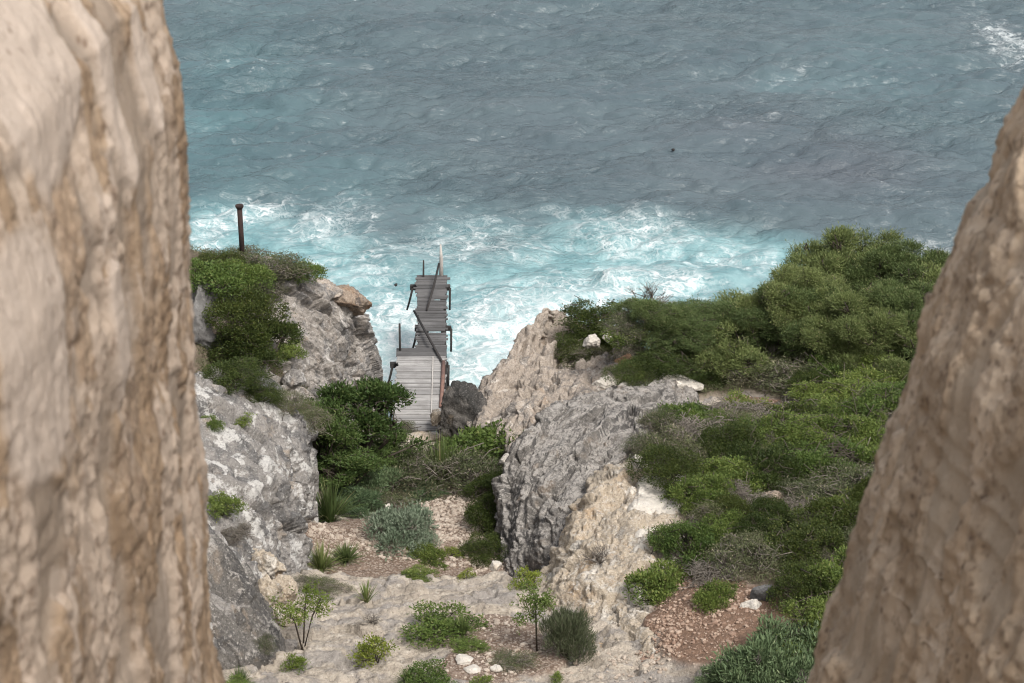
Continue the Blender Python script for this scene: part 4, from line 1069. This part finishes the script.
bpy.context.view_layer.update()
dg = bpy.context.evaluated_depsgraph_get()
def hit(px, py):
    d = Vector(ray(px, py)).normalized(); o = Vector((0, 0, CAMZ)) + d * 20
    ok, loc, nrm, idx, ob, mt = SC.ray_cast(dg, o, d)
    return np.array(loc) if ok and ob.name != 'sea' else None
placed = []
counts = {}
def plant(key, px, py, wpx, label, hr=1.0, cat='shrub', group=None, Y=None, sink=.05):
    """px, py: where the middle of its foot stands in the picture; wpx: its width there."""
    q = hit(px, py) if Y is None else P(px, py, Y)
    if q is None:
        q = P(px, py, Y or 66)
    dist = np.linalg.norm(q - [0, 0, CAMZ]); wm = wpx * dist / FPX * (1.32 if key not in ('tuft', 'spiky', 'bare', 'small') else 1.15)
    placed.append((key, px, py, q, wm, label, hr, cat, group, sink))
def build_plants():
    for (key, px, py, q, wm, label, hr, cat, group, sink) in placed:
        i = counts.get(key, 0); counts[key] = i + 1
        if key in ('tuft', 'spiky', 'bare'):
            v = VAR[key][i % len(VAR[key])]
            o = link({'tuft': 'grass_tuft', 'spiky': 'spiky_plant', 'bare': 'bare_shrub'}[key], v, None, loc=q - [0, 0, sink])
            s = wm / (1.05 if key != 'bare' else 1.0); o.scale = (s, s, s * hr); o.rotation_euler = (0, 0, i * 1.9 + px)
            tag(o, label, cat, group); continue
        c, s, W, h = VAR[key][i % len(VAR[key])]
        root = empty(VAR[key + '_name'], q - [0, 0, sink]); sc = wm / W
        fl = 1.0 if key in ('broom', 'small', 'tall', 'silver', 'tree') else .80
        ax = rng.uniform(.82, 1.28); root.scale = (sc * ax * (1.12 if fl < 1 else 1), sc / ax * (1.12 if fl < 1 else 1), sc * hr * fl); root.rotation_euler = (rng.normal(0, .07), rng.normal(0, .07), i * 2.1 + px * .37)
        tag(root, label, cat, group)
        link('foliage', c, None, root); link('stem', s, None, root)
#PLANTS
PL_ = plant
# left headland
PL_('leafy', 212, 288, 46, 'bright green shrub at the left edge of the headland top, against the near wall')
PL_('bright', 238, 288, 50, 'bright yellow-green shrub mound just below the rusty post', 1.1)
PL_('heath', 272, 276, 46, 'grey green brush to the right of the rusty post on the headland crest', 1.1)
PL_('heath', 262, 302, 46, 'brownish brush on the headland between the bright shrub and the cliff')
PL_('mat', 298, 273, 36, 'low dark green mat on the seaward rim of the left headland')
PL_('dark', 246, 330, 62, 'dark green shrub hanging down the middle of the left headland', 1.1)
PL_('dark', 262, 358, 62, 'darkest shrub in the hollow beside the headland cliff', 1.2)
PL_('leafy', 286, 356, 28, 'small bright green shrub at the edge of the headland cliff', .9)
PL_('dark', 228, 356, 46, 'dark shrub below the weathered tan lump at the left edge')
PL_('dark', 232, 384, 52, 'low green shrub covering the upper rim of the pale slab', .7)
PL_('dark', 260, 400, 36, 'green shrub on the rim of the pale slab next to the low grey rock', .8)
PL_('heath', 288, 408, 34, 'brown green brush in the crack between pale slab and headland')
PL_('heath', 312, 425, 34, 'brown tuft of brush at the foot of the headland cliff')
PL_('heath', 243, 263, 40, 'grey green brush growing round the foot of the rusty post', .9)
PL_('dark', 222, 268, 40, 'dark green scrub on the skyline to the left of the rusty post', .7)
# slab
PL_('leafy', 220, 512, 30, 'bright leafy shrub on the left edge of the pale slab', 1.2)
PL_('dry', 232, 535, 34, 'dry brown shrub on the dirt patch of the pale slab', .7)
PL_('small', 244, 422, 24, 'small yellow-green cushion in a crack of the pale slab', .5)
PL_('mat', 212, 424, 20, 'small dark cushion at the near wall on the pale slab')
PL_('heath', 262, 646, 26, 'small dry tuft in the crack below the grey leaning boulder', .7)
# gully left
PL_('tall', 320, 470, 72, 'tall dark green bush against the headland cliff, left of the jetty', .8)
PL_('tall', 362, 462, 84, 'tall bright-tipped bush in the gully directly below the jetty', .85)
PL_('tall', 345, 490, 66, 'open twiggy green bush in front of the two tall gully bushes', .6)
PL_('heath', 400, 482, 66, 'grey green bushy clump in the middle of the gully', 1.2)
PL_('greygreen', 372, 492, 52, 'pale grey green bush at the foot of the tall gully bushes', 1.1)
PL_('greygreen', 418, 500, 46, 'small pale bush on the upper rim of the gravel patch', .7)
PL_('tuft', 330, 520, 58, 'big dark grass tussock against the pale slab in the gully', 1.1, 'grass')
PL_('tuft', 322, 568, 46, 'spiky grey grass tussock at the end of the slab wall', .9, 'grass')
PL_('tuft', 346, 560, 40, 'smaller grass tussock on the dirt right of the spiky grey one', .7, 'grass')
PL_('silver', 400, 540, 56, 'silvery shrub in the middle of the gully dirt', 1.0)
PL_('silver', 418, 549, 34, 'small silvery shrub touching the larger silvery one', .8)
PL_('mat', 428, 558, 30, 'dark green mat shrub at the lower end of the silvery shrubs', 1.4)
PL_('mat', 419, 576, 28, 'low dark green cushion on the rim of the rock shelf', .8)
PL_('heath', 320, 586, 34, 'brown green cushion at the foot of the slab on the rock shelf', .5)
PL_('tall', 388, 474, 56, 'thin green bush between the tall bushes and the jetty foot', .6)
PL_('greygreen', 350, 506, 48, 'soft grey green growth beside the big dark tussock', .8)
PL_('heath', 378, 508, 50, 'olive brown growth on the dirt behind the silvery shrub', .8)
PL_('heath', 430, 470, 50, 'olive clump left of the grassy tussock below the jetty', .9)
# gully right
PL_('tuft', 440, 482, 66, 'wide grassy tussock below the jetty in the gully', 1.2, 'grass')
PL_('leafy', 486, 462, 62, 'bright yellow-green shrub below the dark boulder', 1.15)
PL_('heath', 470, 486, 64, 'olive brush above the gravel patch in the gully', 1.1)
PL_('dark', 494, 496, 40, 'dark shrub against the left face of the grey outcrop', 1.1)
PL_('dark', 492, 530, 46, 'dark green shrub to the right of the gravel patch', 1.3)
PL_('dark', 486, 556, 40, 'low dark shrub at the foot of the grey outcrop', .9)
PL_('small', 452, 556, 16, 'tiny green tuft on the gully dirt')
PL_('small', 466, 578, 14, 'tiny yellow tuft at the rim of the rock shelf')
PL_('heath', 404, 434, 26, 'brown brush at the left of the jetty foot', .9)
PL_('heath', 382, 440, 34, 'green brown brush between the jetty foot and the tall bush', .8)
PL_('mat', 448, 452, 34, 'low green plants on the ledge in front of the jetty', .8)
# shelf
PL_('spiky', 366, 600, 36, 'spiky agave-like tuft on the rock shelf', 1.0, 'plant')
PL_('bare', 372, 622, 26, 'small bare grey twig on the rock shelf', .6, 'twig')
PL_('leafy', 440, 632, 50, 'round green bush in the middle of the rock shelf', .75)
PL_('tuft', 462, 634, 34, 'grassy tuft growing out of the right side of the round shelf bush', .9, 'grass')
PL_('small', 376, 662, 38, 'yellow-green leafy plant near the bottom of the shelf', 1.0)
PL_('leafy', 428, 684, 38, 'green leafy shrub at the bottom edge below the round bush', .8)
PL_('tuft', 408, 682, 30, 'pale grass tuft beside the leafy shrub at the bottom edge', .8, 'grass')
PL_('leafy', 468, 648, 26, 'small green plant behind the flat pale stone', .6)
PL_('small', 480, 684, 20, 'reddish green little plant at the bottom edge among stones', .7)
PL_('small', 526, 588, 30, 'yellow-green plant against the foot of the grey outcrop', 1.0)
PL_('broom', 566, 656, 40, 'dense dark upright broom shrub beside the slim sapling', 1.15)
PL_('heath', 512, 664, 36, 'dry heath tuft to the left of the slim sapling', .6)
PL_('small', 556, 682, 18, 'tiny bright plant below the broom shrub', .8)
PL_('tuft', 240, 684, 30, 'dry grass tuft at the bottom left beside the near wall', .9, 'grass')
PL_('leafy', 236, 690, 24, 'small bright plant at the bottom left corner of the gully', .8)
PL_('small', 294, 668, 24, 'small yellow plant at the foot of the leaning sapling', .9)
# right terrace
PL_('mat', 662, 592, 58, 'bright green mat shrub spilling over the edge of the cream outcrop', 1.3)
PL_('mat', 716, 600, 34, 'dense dark green mat shrub left of the grey stone block', 1.6)
PL_('greygreen', 776, 676, 92, 'large grey green shrub at the bottom right of the terrace', 1.05)
PL_('greygreen', 730, 690, 52, 'lower left part of the grey green growth at the bottom edge', .8)
PL_('bigbright', 816, 646, 80, 'bright green bush beside the right near wall at the terrace', 1.0)
PL_('bright', 845, 590, 66, 'bright green bush higher up along the right near wall', 1.1)
PL_('dark', 802, 602, 58, 'dark green bush behind the grey stone block', 1.1)
PL_('heath', 745, 572, 62, 'brown green bush at the far edge of the red dirt', 1.1)
PL_('dry', 712, 578, 46, 'grey brown dry brush at the top of the red dirt patch', .7)
# right slope: lower band
PL_('bright', 690, 556, 60, 'bright green shrub overhanging the white ledge', 1.0)
PL_('bright', 725, 535, 50, 'bright green shrub left of the brown stone on the slope', 1.0)
PL_('heath', 765, 555, 62, 'olive brown brush below the brown stone on the slope', .75)
PL_('dark', 805, 555, 66, 'dark olive brush to the lower right of the brown stone', .9)
PL_('dark', 845, 535, 60, 'dark bush touching the right near wall halfway down', 1.1)
PL_('dry', 745, 507, 46, 'bundle of grey dead twigs left of the brown stone', .9)
PL_('bright', 700, 505, 56, 'green shrub just right of the creamy white slab', 1.1)
PL_('dark', 672, 478, 54, 'dark green shrub above the creamy white slab', .9)
PL_('heath', 808, 506, 52, 'brownish brush above the brown stone on the slope', 1.0)
PL_('heath', 848, 500, 66, 'speckled olive brush beside the right near wall', 1.0)
# middle band
PL_('heath', 652, 450, 42, 'grey brown brush at the head of the cream outcrop', .8)
PL_('heath', 662, 432, 40, 'low green mat on the inner edge of the grey outcrop', 1.3)
PL_('mat', 690, 422, 44, 'low yellow-green shrub beyond the grey outcrop', 1.4)
PL_('dry', 700, 445, 62, 'grey dead brush in the middle of the slope', .9)
PL_('heath', 690, 464, 60, 'olive brush between the grey dead brush and the cream outcrop', .9)
PL_('dark', 728, 460, 60, 'dark green shrub in the middle of the right slope', 1.0)
PL_('bright', 722, 488, 58, 'green shrub with pale twigs in the middle of the slope', 1.0)
PL_('dark', 765, 482, 60, 'mid green shrub left of the large bright mass', 1.0)
PL_('dry', 770, 430, 62, 'grey leafless brush below the reddish bank', .9)
PL_('dry', 740, 420, 52, 'thin grey brush near the yellowish stone', .8)
PL_('heath', 745, 438, 56, 'grey green brush to the right of the dead brush', .9)
PL_('bigbright', 800, 452, 84, 'large bright green bush at the left of the bright mass', .9)
PL_('bigbright', 850, 448, 84, 'large bright green bush in the centre of the bright mass', .9)
PL_('bigbright', 885, 420, 76, 'large bright green bush by the right near wall', .9)
PL_('bigbright', 832, 482, 84, 'large bright green bush at the lower end of the bright mass', .85)
PL_('bright', 872, 470, 60, 'bright green bush wedged against the right near wall', 1.0)
PL_('bigbright', 838, 412, 76, 'bright green bush right of the reddish bank', .85)
PL_('bright', 880, 390, 60, 'bright green bush at the top of the bright mass by the wall', 1.0)
PL_('dry', 805, 408, 36, 'pale dead twigs at the right end of the reddish bank', .9)
# upper band: olive junipers
PL_('olive', 690, 366, 72, 'olive juniper shrub at the left front of the juniper thicket', .95)
PL_('olive', 735, 374, 86, 'broad olive juniper shrub above the yellowish stone', 1.0)
PL_('olive', 712, 348, 76, 'olive juniper behind the front shrubs of the thicket', 1.0)
PL_('olive', 752, 352, 80, 'olive juniper left of the tall juniper crowns', 1.1)
PL_('olive', 668, 346, 52, 'small olive juniper beside the orange red rock', .9)
PL_('heath', 770, 384, 56, 'dark brush at the left end of the reddish bank', .9)
PL_('heath', 812, 384, 60, 'brownish brush on top of the reddish bank', .9)
PL_('heath', 850, 386, 50, 'olive brown brush below the junipers next to the bright mass', .9)
PL_('tree', 800, 362, 108, 'tall juniper at the left of the thicket with gaps showing water', .9, 'tree')
PL_('tree', 862, 372, 112, 'large juniper in the front of the thicket', .85, 'tree')
PL_('tree', 905, 360, 100, 'large juniper at the right of the thicket beside the near wall', .9, 'tree')
PL_('tree', 850, 330, 122, 'tallest juniper forming the top of the thicket', 1.0, 'tree')
PL_('tree', 905, 325, 110, 'juniper behind the right near wall edge on the skyline over the sea', .85, 'tree')
PL_('tree', 800, 335, 100, 'juniper on the seaward left slope of the thicket', .75, 'tree')
PL_('olive', 760, 330, 60, 'small juniper trailing down at the seaward left of the thicket', .9)
PL_('olive', 945, 330, 90, 'juniper half hidden by the right near wall', 1.2)
# seaward rock top
PL_('dark', 574, 354, 40, 'dark dense shrub on the rocky point nearest the surf', .85)
PL_('dark', 600, 334, 58, 'dark dense shrub on the skyline of the rocky point', .9)
PL_('dark', 606, 345, 46, 'dark green shrub in front of the skyline shrub on the point', .8)
PL_('leafy', 626, 345, 34, 'round green shrub beside the white rocks on the point', 1.0)
PL_('heath', 590, 356, 40, 'brown green brush below the white rocks on the point', .7)
PL_('heath', 642, 348, 46, 'grey brown brush inland of the round shrub', .8)
PL_('olive', 654, 326, 58, 'olive shrub on the skyline beneath the bare grey shrub', .75)
PL_('heath', 625, 330, 40, 'green brush on the skyline of the point', .9)
PL_('olive', 686, 332, 60, 'olive brush on the skyline between the bare shrub and the thicket', .7)
PL_('dark', 638, 380, 42, 'dark green mat along the inner edge of the rocky point', .55)
PL_('dark', 664, 372, 44, 'green mat above the whitish flat rock', .7)
PL_('dark', 708, 384, 34, 'dark brown green brush beside the small yellowish stone', .8)
PL_('bare', 649, 307, 40, 'leafless grey shrub standing on the skyline against the foam', .8, 'shrub', Y=70.5, sink=.0)
PL_('bare', 600, 560, 36, 'thin bare twigs on the cream outcrop', .7, 'twig')
PL_('bare', 770, 455, 40, 'pale dead branches sticking out between the mid slope shrubs', .8, 'twig')
PL_('bare', 735, 505, 42, 'tangle of pale dead branches near the brown stone', .8, 'twig')
PL_('bare', 770, 372, 44, 'dead pale branches under the juniper thicket', .9, 'twig')
# small scrub plants that tangle between the larger shrubs
r_ = np.random.default_rng(55); nfill = 0
fill = [('dark', 'dark green scrub plant tangled among the larger shrubs of the right slope'), ('heath', 'olive brown scrub plant tangled among the larger shrubs of the right slope'),
        ('leafy', 'light green scrub plant tangled among the larger shrubs of the right slope'), ('dry', 'grey dead scrub plant tangled among the larger shrubs of the right slope')]
for k_ in range(700):
    if nfill >= 120: break
    x_, y_ = r_.uniform(4.6, 14), r_.uniform(47, 63)
    ok, loc, nrm, idx, ob, mt = SC.ray_cast(dg, Vector((x_, y_, 30)), Vector((0, 0, -1)))
    if not ok or ob.name != 'terrain': continue
    i_, j_ = np.searchsorted(tx, x_) - 1, np.searchsorted(ty, y_) - 1
    if z_red.reshape(TX.shape)[j_, i_] > .25 or z_hum.reshape(TX.shape)[j_, i_] < .4: continue
    kk = r_.choice(4, p=[.3, .33, .22, .15]); nfill += 1
    wm_ = r_.uniform(.8, 1.7)
    placed.append((fill[kk][0], 0, nfill * 31, np.array(loc), wm_, fill[kk][1], r_.uniform(1.0, 1.6), 'shrub', 'scrub tangled between the larger shrubs of the right slope', .05))
build_plants()
for (px, py, H_, W, lm, multi, lab) in [(537, 652, 2.15, .85, 'lf_bright', False, 'slim green sapling with a bare dark stem in front of the cream outcrop'),
                                       (303, 650, 2.0, .8, 'lf_yellow', True, 'leaning yellow-green sapling on the shelf beside the pale slab')]:
    q = hit(px, py); c, s = sapling_meshes(px, lm, H_, W, multi)
    root = empty('sapling', q); tag(root, lab, 'sapling'); link('foliage', c, None, root); link('stem', s, None, root)

# low undergrowth that fills between the shrubs of the slopes
def undergrowth():
    r = np.random.default_rng(77); n = 60000
    x = np.concatenate([r.uniform(4, 18, n), r.uniform(-26, -7, n // 2)]); y = np.concatenate([r.uniform(45, 75, n), r.uniform(44, 70, n // 2)])
    i = np.clip(np.searchsorted(tx, x) - 1, 0, len(tx) - 2); j = np.clip(np.searchsorted(ty, y) - 1, 0, len(ty) - 2)
    hz = z_hum.reshape(TX.shape)[j, i]
    k = (hz > .5) & (perlin(np.column_stack([x * .9, y * .9, 0 * x]), 5) > -.12)
    x, y = x[k], y[k]; z = ground_z(x, y)
    p = np.column_stack([x, y, z]); p = np.repeat(p, 4, 0) + r.normal(0, .10, (len(p) * 4, 3)) * [1, 1, .5] + [0, 0, .07]
    d = unit(r.normal(size=p.shape) + [0, 0, .8])
    V, F = leaf_quads(p, d, .10, .022, r)
    o = link('undergrowth', mk_mesh('undergrowth', V, F, False), M['lf_heath']); tag(o, 'low brown green ground cover between the shrubs', 'ground cover', kind='stuff')
undergrowth()

# loose stones
def stones(name, areas, n, smin, smax, mat, seed, label):
    r = np.random.default_rng(seed); V0, F0 = ico(1); VV, FF = [], []; c = 0
    for k in range(n):
        px, py, Y, rad = areas[r.integers(len(areas))]
        q = P(px, py, Y); a = r.uniform(0, 6.28); rr = rad * math.sqrt(r.uniform())
        x, y = q[0] + rr * math.cos(a), q[1] + rr * math.sin(a)
        s = smin * (smax / smin) ** (r.uniform() ** 2.6)
        v = V0 * (1 + r.normal(0, .16, (len(V0), 1))) * s * r.uniform(.6, 1.2, 3) * [1, 1, .7]
        ca, sa = math.cos(a * 3), math.sin(a * 3)
        v = v @ np.array([[ca, -sa, 0], [sa, ca, 0], [0, 0, 1]])
        z = ground_z(x, y)[0]
        VV.append(v + [x, y, z + s * .2]); FF.append(F0 + c); c += len(V0)
    o = link(name, mk_mesh(name, np.concatenate(VV), np.concatenate(FF), False), mat); tag(o, label, 'gravel', kind='stuff')
def stone_mat(name, a, b, c2):
    t = NT(name); geo = t.n('NewGeometry'); v = t.coord()
    c = t.mix(geo.outputs['Random Per Island'], a, b); c = t.mix(t.math('MULTIPLY', t.ramp(t.noise(v, 12, 5, .6), .5, .65), .6), c, c2)
    return t.done(t.princ(c, .92, t.bump(t.noise(v, 30, 5, .6), .5, .02), .2).outputs[0])
sm1 = stone_mat('pale gravel stones', (.34, .275, .22), (.50, .43, .36), (.24, .185, .145)); sm2 = stone_mat('reddish gravel stones', (.26, .17, .125), (.42, .32, .25), (.19, .125, .09))
gul = [(450, 510, 59, 1.6), (470, 530, 56.5, 1.4), (400, 540, 55, 1.4), (345, 545, 54.5, 1.2), (440, 545, 54.5, 1.4), (500, 560, 53, 1.0), (460, 505, 59.5, 1.2), (450, 520, 58, 1.3)]
shf = [(500, 640, 44.5, 1.3), (480, 665, 43, 1.2), (530, 660, 43.4, 1.2), (490, 620, 45.5, .9), (600, 668, 42.8, 1.0), (640, 665, 42.6, .9)]
ter = [(705, 595, 45.2, 1.2), (690, 570, 46.8, .9), (700, 640, 43.2, 1.0), (730, 620, 44, .9), (670, 620, 44.4, .6), (660, 640, 43.4, .6)]
stones('gravel', gul, 3600, .022, .12, sm1, 1, 'loose pinkish rubble on the gully floor')
stones('gravel', shf, 800, .018, .10, sm1, 2, 'small pale stones scattered on the lower rock shelf')
stones('gravel', ter, 1900, .015, .09, sm2, 3, 'reddish gravel on the dirt terrace')

# ------------------------------------------------------------------ camera, light, world
cam = bpy.data.cameras.new('camera'); co = bpy.data.objects.new('camera', cam); COL.objects.link(co)
co.location = (0, 0, CAMZ); co.rotation_euler = (math.pi / 2 - PITCH, 0, 0)
cam.lens = 70; cam.sensor_width = 36; cam.clip_end = 20000; cam.clip_start = .05
cam.dof.use_dof = True; cam.dof.focus_distance = 66; cam.dof.aperture_fstop = 5.0
SC.camera = co
EL, AZ = R(54), R(145)
sun = bpy.data.lights.new('sun', 'SUN'); so = bpy.data.objects.new('sun', sun); COL.objects.link(so)
sun.energy = 1.5; sun.angle = R(14); sun.color = (1.0, .96, .90)
dv_ = Vector((math.cos(EL) * math.sin(AZ), math.cos(EL) * math.cos(AZ), math.sin(EL)))
so.rotation_euler = dv_.to_track_quat('Z', 'Y').to_euler()
wd = bpy.data.worlds.new('World'); SC.world = wd; wd.use_nodes = True
nt = wd.node_tree; bg = nt.nodes['Background']
sky = nt.nodes.new('ShaderNodeTexSky'); sky.sky_type = 'NISHITA'; sky.sun_disc = False
sky.sun_elevation = EL; sky.sun_rotation = AZ; sky.dust_density = 4.0; sky.air_density = 1.0; sky.ozone_density = 1.0
hs = nt.nodes.new('ShaderNodeHueSaturation'); hs.inputs['Saturation'].default_value = .30
nt.links.new(sky.outputs[0], hs.inputs['Color']); nt.links.new(hs.outputs[0], bg.inputs[0]); bg.inputs[1].default_value = .092
SC.view_settings.view_transform = 'Standard'; SC.view_settings.look = 'None'; SC.view_settings.exposure = 1.0; SC.view_settings.gamma = 1.0
SC.cycles.max_bounces = 5
SC.cycles.filter_width = 1.15
